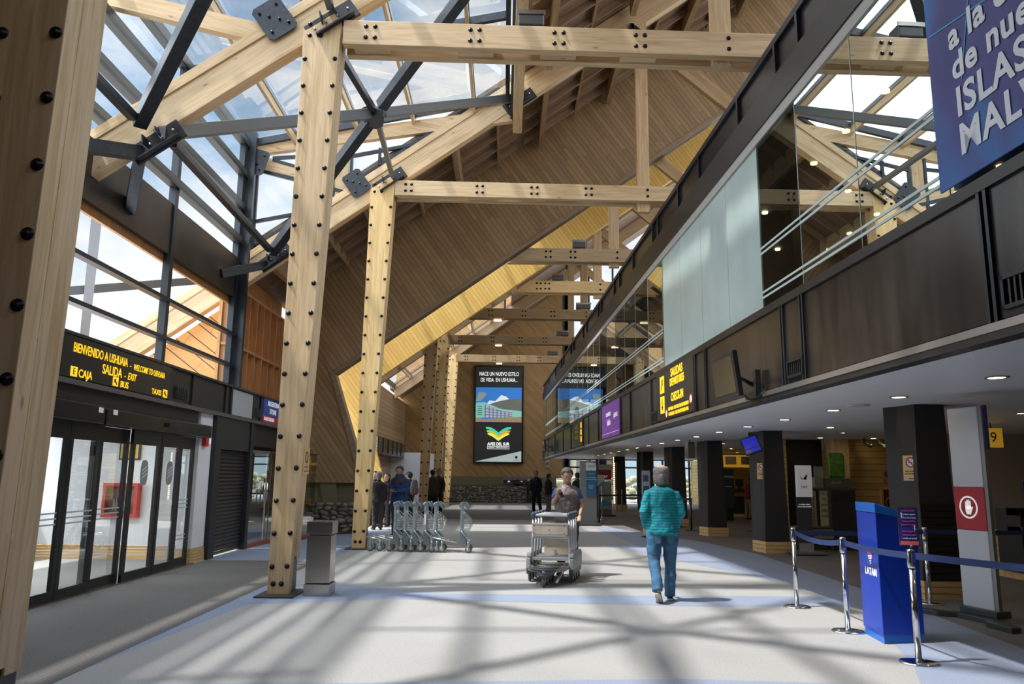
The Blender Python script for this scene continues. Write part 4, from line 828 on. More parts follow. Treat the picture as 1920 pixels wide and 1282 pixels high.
# tilted blue screen on column 2, speakers, cameras
def box_on(name, label, cat, c, size, rot, mat, scr=None):
    t = thing(name, label, cat, c, 0, None, True); R_ = Euler(rot).to_matrix(); w, d, h = (s/2 for s in size)
    P = [(-w, -d, -h), (w, -d, -h), (w, d, -h), (-w, d, -h), (-w, -d, h), (w, -d, h), (w, d, h), (-w, d, h)]
    mb = MB(); mb.hexa([R_@Vector(p) for p in P]); obj('casing', mb, mat, t, bevel=.01)
    if scr:
        mb = MB(); e = .03; mb.hexa([R_@Vector(p) for p in [(-w+e, -d-.006, -h+e), (w-e, -d-.006, -h+e), (w-e, -d, -h+e), (-w+e, -d, -h+e), (-w+e, -d-.006, h-e), (w-e, -d-.006, h-e), (w-e, -d, h-e), (-w+e, -d, h-e)]]); obj('screen', mb, scr, t)
    return t, R_
t, R_ = box_on('tilted_screen', 'tilted screen showing plain blue, mounted on the second black column', 'monitor', (5.44, 17.05, 2.35), (.38, .06, .40), (math.radians(-20), math.radians(-18), math.radians(-8)), BLK, M('screen_blue', (.012, .018, .33), .3, emit=.7))
mb = MB(); mb.hexa([R_@Vector(p) for p in [(-.15, -.045, -.1), (.15, -.045, -.1), (.15, -.042, -.1), (-.15, -.042, -.1), (-.15, -.045, -.07), (.15, -.045, -.07), (.15, -.042, -.07), (-.15, -.042, -.07)]]); obj('dim_caption_bar', mb, M('caption_bar', (.1, .09, .16), .5), t)
mb = MB(); mb.tube([(.1, .03, .1), (.25, .3, .25)], .025, 8); obj('arm', mb, BLK, t)
t, R_ = box_on('wall_speaker', 'small grey speaker on the left side of the third black column', 'speaker', (5.35, 22.3, 2.42), (.2, .2, .46), (0, 0, .2), M('speaker_grey', (.10, .10, .10), .5), M('grille_grey', (.17, .17, .16), .8)); mb = MB(); mb.tube([(0, 0, .2), (0, 0, .29)], .015, 6); obj('arm', mb, BLK, t)
t, R_ = box_on('ceiling_speaker', 'small black speaker hanging beside the farther column near the far windows', 'speaker', (5.9, 40.4, 2.55), (.3, .2, .3), (0, 0, .2), BLK)
# check-in area shell
PW = planks('planks_checkin', (.60, .42, .16), (.42, .28, .10), (0, 0, 1), (1, 0, 0), .17)
PWY = planks('planks_checkin_side', (.62, .43, .13), (.46, .30, .09), (0, 0, 1), (0, 1, 0), .2)
mb = MB(); mb.box(9.25, 12.2, 21.0, 21.2, 0, 2.72); mb.box(7.1, 7.75, 21.3, 21.5, 0, 2.72); struct('wall_checkin', mb, PW)
mb = MB(); mb.box(8.85, 9.25, 20.8, 21.3, 0, 2.72); struct('wall_checkin_pier', mb, WZ)
mb = MB(); mb.box(7.75, 8.85, 21.6, 21.8, 0, 2.72); struct('door_2', mb, BLK)
mb = MB(); mb.box(9.2, 14.0, 36.0, 36.2, 0, 2.72); struct('wall_checkin_far', mb, planks('planks_far_yellow', (.55, .36, .09), (.44, .28, .06), (0, 0, 1), (1, 0, 0), .2))
mb = MB(); mb.box(12.0, 12.2, -6, 50, 0, 2.72); struct('wall_right', mb, PWY)
mb = MB(); mb.box(9.4, 12.0, 17.8, 17.95, 0, 2.72); struct('wall_counter_back', mb, M('wall_grey', (.36, .35, .34), .7))
t = thing('wall_notice', 'small printed notice on the plank wall above the hose niche', 'notice', (10.3, 21, 1.9)); mb = MB(); mb.box(10.2, 10.45, 20.97, 20.995, 1.62, 1.92); obj('paper', mb, M('notice_grey', (.32, .30, .28), .6), t); mb = MB(); disc(mb, (10.32, 20.96, 1.78), .08, (1, 0, 0), (0, 0, 1)); obj('red_mark', mb, M('mark_brown', (.25, .07, .05), .6), t)
t = thing('hose_niche', 'red hose niche set in the plank wall behind the blue stand', 'fire cabinet', (10.4, 20.95, .9)); mb = MB(); mb.box(10.1, 10.16, 20.9, 20.99, .8, 1.4); mb.box(10.6, 10.66, 20.9, 20.99, .8, 1.4); mb.box(10.1, 10.66, 20.9, 20.99, 1.38, 1.44); mb.box(10.1, 10.66, 20.9, 20.99, .76, .82); obj('frame', mb, WB, t); mb = MB(); mb.box(10.16, 10.6, 20.96, 20.99, .8, 1.38); obj('back', mb, M('niche_red', (.30, .02, .02), .5), t)
mb = MB(); mb.tube([(10.38+.16*math.cos(q), 20.93, 1.02+.16*math.sin(q)) for q in [2*PI*k/16 for k in range(16)]], .03, 6, closed=True); obj('hose_reel', mb, M('hose_grey', (.2, .18, .16), .7), t)
for x, n in ((9.6, 'left'), (10.0, 'right')):
    t = thing('security_camera', 'small ceiling camera by the plank wall, %s of the pair' % n, 'camera', (x, 20.6, 2.66)); mb = MB(); mb.tube([(x, 20.6, 2.71), (x, 20.6, 2.6), (x+.08, 20.45, 2.52)], .03, 8); mb.ell((x+.08, 20.45, 2.52), (.06, .08, .05)); obj('body', mb, BLK if n == 'left' else M('cam_white', (.5, .5, .5), .4), t)
YB = M('sign_box_yellow', (.75, .42, .03), .5, emit=.2)
def numsign(x, y, s, label, w=.36, h=.36, z=2.25):
    t = thing('counter_number_sign', label, 'sign', (x, y, z)); mb = MB(); mb.box(x, x+w, y-.12, y, z, z+h); obj('box', mb, YB, t); mb = MB(); mb.box(x+.04, x+w-.04, y-.125, y-.12, z+.06, z+h-.03); obj('face', mb, M('face_grey', (.3, .3, .3), .5) if s == '5' else YB, t); lettering(s, .26, (x+w/2, y-.13, z+h/2), (1, 0, 0), (0, 0, 1), SBLK, t); mb = MB(); mb.tube([(x+w/2, y-.06, z+h), (x+w/2, y-.06, 2.71)], .012, 6); obj('hanger', mb, BLK, t)
numsign(8.98, 16.6, '5', 'yellow counter number sign 5 left of the nearest black column'); numsign(9.0, 14.6, '9', 'yellow counter number sign between the column and the tall grey sign'); numsign(9.15, 13.0, '8', 'yellow counter number sign right of the tall grey sign', w=.3)
t = thing('airline_counter_sign', 'yellow framed black sign with white wing emblem at the right edge', 'sign', (8.9, 12.3, 2.2)); mb = MB(); mb.box(8.55, 10.2, 12.3, 12.4, 2.22, 2.6); obj('box', mb, YB, t); mb = MB(); mb.box(8.63, 10.1, 12.29, 12.3, 2.28, 2.55); obj('face', mb, SBLK, t)
mb = MB(); mb.prism([(8.85, 12.285, 2.36), (8.95, 12.285, 2.34), (9.08, 12.285, 2.5), (8.97, 12.285, 2.47), (8.93, 12.285, 2.40)], (0, .004, 0)); mb.prism([(8.78, 12.285, 2.44), (8.83, 12.285, 2.37), (8.87, 12.285, 2.41)], (0, .004, 0)); obj('wing_emblem', mb, WT, t); lettering('DAP', .16, (9.35, 12.285, 2.41), (1, 0, 0), (0, 0, 1), YEL, t); mb = MB(); mb.box(8.7, 8.73, 12.33, 12.36, 2.6, 2.71); mb.box(9.9, 9.93, 12.33, 12.36, 2.6, 2.71); obj('hanger', mb, BLK, t)
# check-in counters
def counter(x0, x1, y0, y1, label, facec=None):
    t = thing('checkin_counter', label, 'counter', ((x0+x1)/2, (y0+y1)/2, 0)); mb = MB(); mb.box(x0, x1, y0, y1, .12, .78); obj('front', mb, facec or PW, t); mb = MB(); mb.box(x0-.05, x1, y0-.08, y1, .0, .12); obj('plinth', mb, WB, t)
    mb = MB(); mb.box(x0-.1, x1, y0-.1, y0+.3, .78, .88); mb.box(x0-.1, x1, y0-.06, y0+.3, 1.05, 1.18); mb.box(x0-.1, x0+.05, y0-.06, y0+.6, .12, 1.18); obj('black_shelf', mb, BLK, t, bevel=.01)
    for x in (x0+.35, x0+1.0):
        mb = MB(); mb.box(x, x+.34, y0+.45, y0+.52, 1.3, 1.62); mb.box(x+.1, x+.24, y0+.45, y0+.5, 1.1, 1.3); mb.box(x+.05, x+.29, y0+.38, y0+.6, 1.06, 1.1); obj('monitor', mb, BLK, t)
counter(8.75, 11.8, 13.2, 14.2, 'check-in counter with yellow wood front at the right picture edge'); counter(9.3, 11.8, 34.2, 35.0, 'far check-in counter beyond the third column', BLK)
t = thing('menu_sign_row', 'yellow lit counter signs across the far check-in area', 'sign', (10, 33, 2.3)); mb = MB(); mb.box(8.6, 12, 33, 33.15, 2.1, 2.62); obj('box', mb, YB, t)
for q in range(5):
    mb = MB(); mb.box(8.75+q*.66, 9.2+q*.66, 32.97, 33, 2.22, 2.55); obj('picture', mb, M('sign_pic', (.22, .21, .18), .5), t)
# Intercargo kiosk
t = thing('cargo_kiosk', 'dark kiosk with INTERCARGO board and two upright yellowish boards', 'kiosk', (7.5, 18.6, 0))
mb = MB(); mb.box(7.72, 8.32, 18.5, 19.1, 0, 1.4); obj('cabinet', mb, M('kiosk_dark', (.035, .038, .045), .45), t); mb = MB(); mb.box(7.78, 8.26, 18.49, 18.5, 1.12, 1.3); obj('slot', mb, BLK, t)
mb = MB(); mb.box(7.7, 8.34, 18.46, 19.12, 1.39, 1.43); mb.box(7.2, 7.72, 18.55, 19.1, 1.39, 1.43); mb.box(7.2, 7.24, 18.6, 18.64, 0, 1.39); mb.box(7.66, 7.72, 18.46, 18.5, 0, 1.4); obj('top', mb, M('kiosk_edge', (.09, .085, .08), .4), t)
mb = MB(); mb.box(6.9, 7.72, 18.45, 19.0, .5, .53); mb.box(6.9, 7.72, 18.6, 19.0, 0, .5); obj('shelf', mb, M('kiosk_edge', (.09, .085, .08), .4), t)
mb = MB(); mb.box(6.92, 7.72, 18.42, 18.45, .27, .48); obj('name_board', mb, M('board_pale', (.40, .38, .34), .5), t); lettering('INTERCARGO', .15, (7.3, 18.415, .375), (1, 0, 0), (0, 0, 1), SBLK, t)
for x0, s, m in ((7.25, 'INTERCARGO', M('board_cream', (.42, .40, .33), .5)), (7.47, 'DSGU', M('board_yellowish', (.55, .52, .30), .5))):
    mb = MB(); mb.box(x0, x0+(.13 if s[0] == 'I' else .2), 18.50, 18.52, .56, 1.36); obj('upright_board', mb, m, t)
    for i, ch in enumerate(s if s[0] == 'I' else ['DSGU', 'DE', 'EQUI', 'PAJE', 'TCRG']): lettering(ch, .085 if s[0] == 'I' else .07, (x0+(.065 if s[0] == 'I' else .1), 18.495, 1.3-i*(.077 if s[0] == 'I' else .13)), (1, 0, 0), (0, 0, 1), SBLK, t)
t = thing('donation_box', 'grey metal box with pale lettering on top of the dark kiosk', 'box', (8.0, 18.7, 1.43)); mb = MB(); mb.box(7.62, 8.28, 18.55, 18.95, 1.435, 1.66); obj('body', mb, M('box_grey', (.13, .125, .12), .5, .3), t, bevel=.01); lettering('ABCOL' if False else 'abcol', .11, (7.9, 18.545, 1.56), (1, 0, 0), (0, 0, 1), M('letters_pale_green', (.4, .45, .25), .5), t)
t = thing('card_terminal', 'small pale device with slanted green top on the kiosk', 'device', (7.5, 18.7, 1.43)); mb = MB(); mb.box(7.4, 7.6, 18.55, 18.75, 1.435, 1.68); mb.prism([(7.4, 18.55, 1.68), (7.6, 18.55, 1.68), (7.66, 18.7, 1.93), (7.46, 18.7, 1.93)], (0, .04, 0)); obj('body', mb, M('device_green_grey', (.22, .25, .19), .5), t)
t = thing('wrapped_suitcase', 'green film-wrapped suitcase standing on the metal box', 'suitcase', (8.0, 18.75, 1.66)); mb = MB()
mb.loft([[(8.0+.19*math.copysign(abs(math.cos(q))**.45, math.cos(q))*s, 18.75+.13*math.copysign(abs(math.sin(q))**.6, math.sin(q))*s, z) for q in [2*PI*k/20 for k in range(20)]] for z, s in ((1.662, .8), (1.69, .95), (1.75, 1.0), (2.1, 1.0), (2.2, .96), (2.25, .8), (2.262, .5))]); obj('shell', mb, M('green_film', (.10, .24, .03), .18, noise=.5, nscale=9, bump=.6, bscale=14), t)
# DAP stand
t = thing('airline_totem', 'dark totem with white lit panel, wing emblem and DAP, on a flat base', 'totem', (6.65, 17.4, 0))
mb = MB(); mb.box(6.3, 7.05, 17.15, 17.65, .02, .07); obj('base', mb, M('totem_base', (.25, .25, .25), .4, .5), t, bevel=.01)
for dx in (6.36, 6.97):
    for dy in (17.22, 17.58): mb = MB(); mb.cyl((dx-.01, dy, .025), (dx+.01, dy, .025), .024, 10); obj('caster', mb, BLK, t)
mb = MB(); mb.box(6.5, 6.82, 17.35, 17.42, .07, 1.35); obj('post', mb, M('totem_dark', (.05, .05, .055), .4), t); mb = MB(); mb.box(6.5, 6.82, 17.345, 17.35, .07, .25); obj('kick', mb, M('kick_grey', (.3, .3, .3), .5), t)
mb = MB(); mb.box(6.49, 6.83, 17.28, 17.38, 1.24, 1.93); obj('panel', mb, M('panel_lit_white', (.62, .63, .66), .4, emit=.12), t, bevel=.01)
mb = MB(); mb.prism([(6.66, 17.275, 1.62), (6.60, 17.275, 1.62), (6.55, 17.275, 1.70)], (0, .004, 0)); obj('orange_wing', mb, M('wing_orange', (.8, .35, .03), .5), t)
mb = MB(); mb.prism([(6.63, 17.272, 1.62), (6.70, 17.272, 1.62), (6.73, 17.272, 1.74), (6.68, 17.272, 1.70)], (0, .004, 0)); obj('black_wing', mb, SBLK, t); lettering('DAP', .07, (6.65, 17.275, 1.46), (1, 0, 0), (0, 0, 1), SBLK, t)
lettering('LA LINEA AEREA', .035, (6.66, 17.343, 1.08), (1, 0, 0), (0, 0, 1), WT, t); lettering('DE LA PATAGONIA', .035, (6.66, 17.343, 1.03), (1, 0, 0), (0, 0, 1), WT, t)
# far totems
def totem(x, y, w, h, label, bands, d=.2, rot=0):
    t = thing('info_totem', label, 'totem', (x, y, 0)); mb = MB(); mb.box(x-w/2-.25, x+w/2+.12, y-.25, y+.3, 0, .08); obj('base', mb, M('totem_dark', (.05, .05, .055), .4), t)
    mb = MB(); mb.box(x-w/2-.2, x+w/2, y, y+d, .08, h); obj('body', mb, M('totem_grey', (.11, .112, .11), .45), t)
    for z0, z1, m, txt, tc in bands:
        mb = MB(); mb.box(x-w/2, x+w/2-.01, y-.012, y, z0, z1); p = obj('panel', mb, m, t)
        for i, s in enumerate(txt): lettering(s, tc, (x, y-.016, z1-.1-i*tc*1.5), (1, 0, 0), (0, 0, 1), M('totem_letters', (.42, .5, .55), .5) if 'blue' in m.name else (M('emblem_teal', (.12, .25, .26), .5) if 'pale' in m.name else WT), t)
PG = M('panel_pale', (.36, .36, .34), .5)
totem(3.04, 27.0, .36, 2.18, 'tall grey totem with blue panels right of the man in the vest', [(1.85, 2.12, PG, ('aerol',), .1), (.98, 1.84, M('panel_blue', (.012, .075, .16), .45), ('Check-in', '', 'SOLO PASAJEROS', 'ONLY PASSENGERS', '', '', 'Despacho', 'Baggage'), .045)])
totem(4.38, 33.6, .56, 2.18, 'totem with a dark red band reading SKY PRIORITY', [(1.95, 2.16, PG, ('aerolineas',), .11), (1.55, 1.94, M('panel_red', (.22, .01, .02), .45), ('', 'SKY', 'PRIORITY'), .12), (.3, 1.54, M('panel_pale_lower', (.24, .24, .23), .5), ('', '', 'Check-in exclusivo', 'pasajeros'), .05)])
mb = MB(); tt = [o for o in C.objects if o.name.startswith('info_totem')][-1]; mb.prism([(4.1, 33.57, .45), (4.65, 33.57, .45), (4.65, 33.57, .55), (4.1, 33.57, .75)], (0, .008, 0)); obj('blue_swoosh', mb, M('swoosh_blue', (.03, .2, .36), .5), tt)
t = thing('airline_flyer_stand', 'small pale flyer board on a chrome post, in front of the red banded totem', 'sign', (3.85, 30.5, 0)); mb = MB(); mb.box(3.68, 3.95, 30.5, 30.52, 1.3, 1.72); obj('board', mb, PG, t); mb = MB(); mb.prism([(3.68, 30.495, 1.3), (3.95, 30.495, 1.3), (3.95, 30.495, 1.5), (3.8, 30.495, 1.42)], (0, .004, 0)); obj('blue_corner', mb, M('swoosh_blue', (.03, .2, .36), .5), t); mb = MB(); mb.cyl((3.85, 30.54, 0), (3.85, 30.54, 1.3), .03, 10); mb.cyl((3.85, 30.54, 0), (3.85, 30.54, .03), .18, 16); obj('post', mb, CHROME, t)
t = thing('white_notice_stand', 'narrow white notice stand with blue squares beside the man in teal', 'sign', (4.0, 22, 0)); mb = MB(); mb.box(3.90, 4.13, 22, 22.04, .9, 1.82); obj('board', mb, M('notice_white2', (.42, .43, .45), .5), t); mb = MB(); mb.box(3.93, 4.08, 21.99, 22, 1.52, 1.7); mb.box(3.93, 4.1, 21.99, 22, 1.05, 1.4); obj('blue_squares', mb, M('sq_blue', (.06, .09, .25), .5), t); mb = MB(); mb.box(4.0, 4.05, 22.0, 22.04, 0, .9); mb.box(3.88, 4.15, 21.9, 22.15, 0, .03); obj('post', mb, BLK, t)
t = thing('shop_chalk_board', 'dark blue standing board at the far check-in', 'sign', (8.75, 29, 0)); mb = MB(); mb.box(8.35, 9.15, 31, 31.05, .5, 2.0); obj('board', mb, M('board_navy', (.03, .045, .07), .5), t); mb = MB(); mb.box(8.35, 9.15, 30.99, 31, 1.65, 1.75); mb.box(8.6, 9.05, 30.99, 31, 1.3, 1.33); obj('line', mb, PG, t); mb = MB(); mb.box(8.4, 9.1, 31.05, 31.3, 0, .5); obj('foot', mb, BLK, t)
# ---- tall grey sign with the red stop hand
t = thing('stop_hand_totem', 'tall pale grey totem with a red band and white stop hand, dark forked base', 'totem', (5.7, 9.5, 0))
STG = M('totem_light', (.55, .57, .62), .35, .2)
r = Vector((.24, -.97, 0)).normalized(); n_ = Vector((-.97, -.24, 0)).normalized(); O_ = Vector((5.62, 9.76, 0)); W_ = .46
def TB_(a0, a1, c0, c1, z0, z1): return [O_+r*a+n_*c+Vector((0, 0, z)) for z in (z0, z1) for a, c in ((a0, c0), (a1, c0), (a1, c1), (a0, c1))]
for z0, z1, m in ((.13, 1.04, STG), (1.04, 1.55, M('totem_red', (.42, .02, .035), .4)), (1.55, 2.52, STG)):
    mb = MB(); mb.hexa(TB_(0, W_, -.05, 0, z0, z1)); obj('body_section', mb, m, t, bevel=.015)
mb = MB(); mb.hexa(TB_(W_, W_+.05, -.06, -.01, .13, 2.52)); obj('edge_profile', mb, M('profile_grey', (.25, .25, .25), .4, .6), t)
mb = MB(); mb.hexa(TB_(W_+.05, W_+.07, -.08, -.04, 2.0, 2.53)); obj('blue_edge', mb, M('edge_blue', (.02, .03, .2), .4), t)
c = O_+r*(W_*.47)+n_*.002+Vector((0, 0, 1.31)); mb = MB(); disc(mb, c, .135, r, UP, 32, .004, r0=.115); obj('white_ring', mb, WT, t)
mb = MB(); cc = c+n_*.001
def HP(pts): mb.prism([cc+r*a+Vector((0, 0, b)) for a, b in pts], n_*.004)
HP([(-.035, -.02), (.04, -.02), (.04, .02), (-.035, .02)])
HP([(-.03, -.085), (.03, -.085), (.04, -.05), (.04, -.0), (-.045, -.0), (-.045, -.05)])
for i, hgt in enumerate((.062, .082, .085, .07)): a = -.045+i*.0222; HP([(a, .0), (a+.018, .0), (a+.018, hgt), (a+.009, hgt+.008), (a, hgt)])
HP([(.03, -.06), (.045, -.045), (.068, .0), (.06, .012), (.04, -.01)]); obj('stop_hand', mb, WT, t)
mb = MB(); mb.hexa(TB_(-.02, W_+.06, -.17, .04, .06, .135)); mb.prism([O_+r*a+n_*b for a, b in ((-.35, .35), (-.35, .22), (-.05, .12), (.1, -.1), (.5, -.1), (.8, .12), (1.0, .22), (1.0, .35), (.62, .30), (.45, .14), (.05, .14), (-.1, .30))], (0, 0, .06)); obj('forked_base', mb, M('base_green_grey', (.035, .045, .045), .4), t, bevel=.008)
# ---- blue check-in stand
t = thing('blue_checkin_stand', 'tall blue stand with sloping top, ribbon emblem and LATAM', 'lectern', (4.1, 8.4, 0))
BL1 = M('stand_blue', (.004, .045, .46), .35); BL2 = M('stand_blue_top', (.01, .15, .60), .35)
F0 = Vector((3.90, 8.68, 0)); F1 = Vector((3.84, 8.11, 0)); F2 = Vector((4.30, 8.19, 0)); F3 = Vector((4.42, 8.72, 0))
def Z_(p, z, s=1.0, c=Vector((4.11, 8.42, 0))): q = c+(p-c)*s; return (q.x, q.y, z)
h0, h1, h2, h3 = 1.36, 1.30, 1.12, 1.25
mb = MB(); mb.hexa([Z_(F1, .08), Z_(F2, .08), Z_(F3, .08), Z_(F0, .08), Z_(F1, 1.285, 1.0), Z_(F2, 1.21, 1.0), Z_(F3, 1.21), Z_(F0, 1.285, 1.0)]); obj('cabinet', mb, BL1, t, bevel=.006)
mb = MB(); mb.hexa([Z_(F1, 1.29, 1.02), Z_(F2, 1.215, 1.02), Z_(F3, 1.215, 1.02), Z_(F0, 1.29, 1.02), Z_(F1, 1.39, 1.02), Z_(F2, 1.25, 1.02), Z_(F3, 1.25, 1.02), Z_(F0, 1.39, 1.02)]); obj('sloping_top', mb, BL2, t, bevel=.006)
mb = MB(); mb.hexa([Z_(F1, 0, .95), Z_(F2, 0, .95), Z_(F3, 0, .95), Z_(F0, 0, .95), Z_(F1, .08, .95), Z_(F2, .08, .95), Z_(F3, .08, .95), Z_(F0, .08, .95)]); obj('plinth', mb, BL2, t)
fr = (F1-F0).normalized(); fn = Vector((fr.y, -fr.x, 0)).normalized()
fn = Vector((-abs(fr.y), fr.x*-1 if fr.x > 0 else fr.x, 0)).normalized(); fn = Vector((-.994, .105, 0)); base = F0+fr*.37+fn*.012
lettering('LATAM', .105, base+Vector((0, 0, .68)), fr, UP, WT, t, fit=.32, bold=.002, space=1.1)
mb = MB()
for i, (w, z, dx, m) in enumerate(((.12, .865, 0, 1), (.11, .848, .0, 1), (.105, .828, .005, 0), (.09, .806, .01, 0), (.05, .78, .01, 0), (.035, .757, .01, 0))):
    p = base+fr*dx+Vector((0, 0, z)); mb.prism([p-fr*w/2, p+fr*w/2+Vector((0, 0, .012)), p+fr*w/2+Vector((0, 0, .026)), p-fr*w/2+Vector((0, 0, .014))], fn*.003, m)
obj('ribbon_emblem', mb, [WT, M('emblem_pink', (.8, .05, .2), .5)], t)
# ---- stanchions
def stanchion(x, y, label, h=1.0, mat=None, far=False):
    t = thing('barrier_post', label, 'barrier post', (x, y, 0)); m = mat or CHROME
    mb = MB(); mb.lathe([(.17, 0), (.17, .012), (.15, .022), (.04, .035), (.001, .035)], (x, y, 0), 32); obj('base', mb, m, t)
    mb = MB(); mb.cyl((x, y, .03), (x, y, h-.16), .028, 16); obj('pole', mb, m, t)
    mb = MB(); mb.lathe([(.034, h-.17), (.036, h-.15), (.036, h-.02), (.03, h), (.001, h)], (x, y, 0), 20); obj('cap', mb, m, t)
    mb = MB(); mb.box(x-.014, x+.014, y-.043, y-.03, h-.11, h-.04); obj('belt_slot', mb, M('slot_blue', (.02, .06, .3), .4), t)
    return t
stanchion(3.81, 10.36, 'chrome belt post, farthest of the front three, left of the blue stand')
stanchion(3.76, 8.75, 'chrome belt post just left of the blue stand')
t = stanchion(3.77, 7.32, 'chrome belt post nearest the camera, carrying the small sign'); stanchion(5.75, 10.75, 'chrome belt post behind the blue stand, by the nearest column'); stanchion(6.35, 8.9, 'chrome belt post cut by the right picture edge')
NAVY = M('belt_navy', (.022, .04, .14), .7)
def belt(a, b, z, label, sag=.05, mat=None):
    t = thing('barrier_belt', label, 'barrier belt', ((a[0]+b[0])/2, (a[1]+b[1])/2, z)); a = Vector((*a, z)); b = Vector((*b, z)); d = (b-a); n = d.cross(Vector((0, 0, 1))).normalized()*.002; mb = MB(); N_ = 12; rings = []
    for i in range(N_+1):
        k = i/N_; p = a+d*k+Vector((0, 0, -sag*4*k*(1-k))); rings.append([p-n-Vector((0, 0, .03)), p+n-Vector((0, 0, .03)), p+n+Vector((0, 0, .03)), p-n+Vector((0, 0, .03))])
    mb.loft(rings, sm=False); obj('belt', mb, mat or NAVY, t)
belt((3.81, 10.32), (3.76, 8.79), .94, 'navy belt between the farthest and middle front posts'); belt((3.76, 8.71), (3.77, 7.36), .94, 'navy belt passing in front of the blue stand', .02); belt((3.79, 7.28), (4.9, 5.2), .94, 'navy belt running out of the right picture edge', .01); belt((3.84, 10.37), (5.72, 10.75), .94, 'navy belt running back behind the blue stand', .02); belt((5.78, 10.75), (9.5, 11.3), .94, 'navy belt from the column post to the right', .02)
t = thing('post_sign', 'small framed blue notice with pink lines on top of the nearest chrome post', 'sign', (3.77, 7.32, 1.0))
r = Vector((.97, -.24, 0)).normalized(); n_ = Vector((-.24, -.97, 0)).normalized(); O_ = Vector((3.685, 7.34, 1.025))
def SB(a0, a1, z0, z1, c0, c1): return [O_+r*a+n_*c+Vector((0, 0, z)) for z in (z0, z1) for a, c in ((a0, c0), (a1, c0), (a1, c1), (a0, c1))]
mb = MB(); mb.hexa(SB(0, .17, 0, .35, -.012, 0)); obj('frame', mb, M('frame_black_gold', (.10, .07, .05), .3, .6), t); mb = MB(); mb.hexa(SB(.008, .162, .04, .342, 0, .002)); obj('sheet', mb, M('sheet_blue', (.025, .03, .22), .4), t)
mb = MB(); mb.hexa(SB(.008, .162, .01, .045, 0, .003)); obj('red_edge', mb, M('edge_coral', (.7, .12, .12), .4), t); mb = MB(); mb.cyl(O_+r*.1+Vector((0, 0, -.03)), O_+r*.1+Vector((0, 0, .01)), .02, 10); obj('clip', mb, BLK, t)
PK = M('text_pink', (.75, .1, .35), .5); LW = M('text_white', (.75, .75, .8), .5)
for i, (s, m) in enumerate((('¡ATENCION!', PK), ('por favor espere', LW), ('detras de la linea', LW), ('Tenga su DNI y', PK), ('pasaporte a mano', PK), ('', LW), ('Have your ID', PK), ('and passport', PK), ('ready at hand', LW))):
    if s: lettering(s, .021, O_+r*.088+n_*.004+Vector((0, 0, .318-i*.031)), r, UP, m, t, fit=.09+.002*len(s))
for a, z in ((.03, .28), (.135, .165)):
    mb = MB(); c = O_+r*a+n_*.004+Vector((0, 0, z)); disc(mb, c+Vector((0, 0, .014)), .008, r, UP, 12); mb.bar(c-Vector((0, 0, .02)), c+Vector((0, 0, .006)), .012, .003); mb.bar(c+r*.004-Vector((0, 0, .005)), c+r*.02-Vector((0, 0, .012)), .005, .003); obj('white_figure', mb, LW, t)
# black far stanchions
BP = [(5.9, 20.5), (8.2, 27), (5.15, 24.5), (5.3, 26.5), (7.3, 21.4), (7.4, 24.8), (8.45, 23.6), (8.5, 23.1), (4.1, 33), (4.45, 41), (5.2, 44.5), (5.65, 44.5)]
BP = [(7.45, 22.3), (7.9, 24.9), (8.75, 23.6), (9.0, 22.8), (5.95, 24.9), (6.0, 26.6), (3.35, 29.2), (3.45, 28.2)]
for i, (x, y) in enumerate(BP):
    t = thing('queue_post', 'black queue post in the dim check-in area', 'barrier post', (x, y, 0), group='black queue posts under the balcony'); mb = MB(); mb.cyl((x, y, .01), (x, y, 1.0), .03, 10); mb.box(x-.2, x+.2, y-.03, y+.03, 0, .02); mb.box(x-.03, x+.03, y-.2, y+.2, 0, .02); obj('post', mb, BLK, t)
belt((7.45, 22.3), (7.9, 24.9), .95, 'dark belt between the queue posts right of the third column', 0); belt((7.9, 24.9), (8.75, 23.6), .97, 'second dark belt at the check-in queue', 0); belt((5.95, 24.9), (6.0, 26.6), .95, 'dark belt beside the column behind the man in teal', 0); belt((3.45, 28.2), (6.3, 31), .98, 'dark belt at the far totems', 0)
for x in (5.5, 5.75):
    t = thing('railing_post', 'pale railing post by the far window', 'railing', (x, 42, 0), group='pale railing posts by the far window'); mb = MB(); mb.cyl((x, 38, 0), (x, 38, 1.05), .035, 8); obj('post', mb, M('rail_pale', (.35, .35, .33), .5), t)
# ================================================================== FAR END
t = thing('advert_poster', 'tall black advert poster on the diagonal boards of the far wall', 'advert', (-.3, 49.9, 5.6))  # poster; its brightness is put into the colours as a glow
x0, x1, zb, zt = -1.92, 1.27, 2.42, 8.72; Yp = 49.78
mb = MB(); mb.box(x0, x1, Yp, 50.0, zb, zt); obj('frame', mb, M('advert_frame', (.01, .01, .01), .4), t)
def adv(a0, a1, z0, z1, m, d=.01, nm='panel'): mb = MB(); mb.box(a0, a1, Yp-d, Yp, z0, z1); return obj(nm, mb, m, t)
adv(x0+.1, x1-.1, zb+.1, zt-.1, M('advert_black', (.022, .022, .022), .4, emit=.35), .005)
px0, px1, pz0, pz1 = x0+.12, x1-.12, 5.05, 7.28
adv(px0, px1, pz0, pz1, M('advert_sky', (.025, .14, .42), .5, emit=.8), .01, 'sky')
def poly(pts, m, d, nm):
    mb = MB(); mb.prism([(px0+(px1-px0)*a, Yp-d, pz0+(pz1-pz0)*b) for a, b in pts], (0, .004, 0)); return obj(nm, mb, m, t)
poly([(.22, .5), (.3, .62), (.42, .6), (.55, .78), (.66, .74), (.75, .64), (.95, .6), (1, .5)], M('advert_cloud', (.75, .8, .85), .5, emit=.5), .014, 'cloud')
poly([(.3, .2), (.3, .52), (.5, .6), (.7, .66), (1, .68), (1, .2)], M('advert_hill', (.18, .19, .17), .5, emit=.3), .018, 'hill')
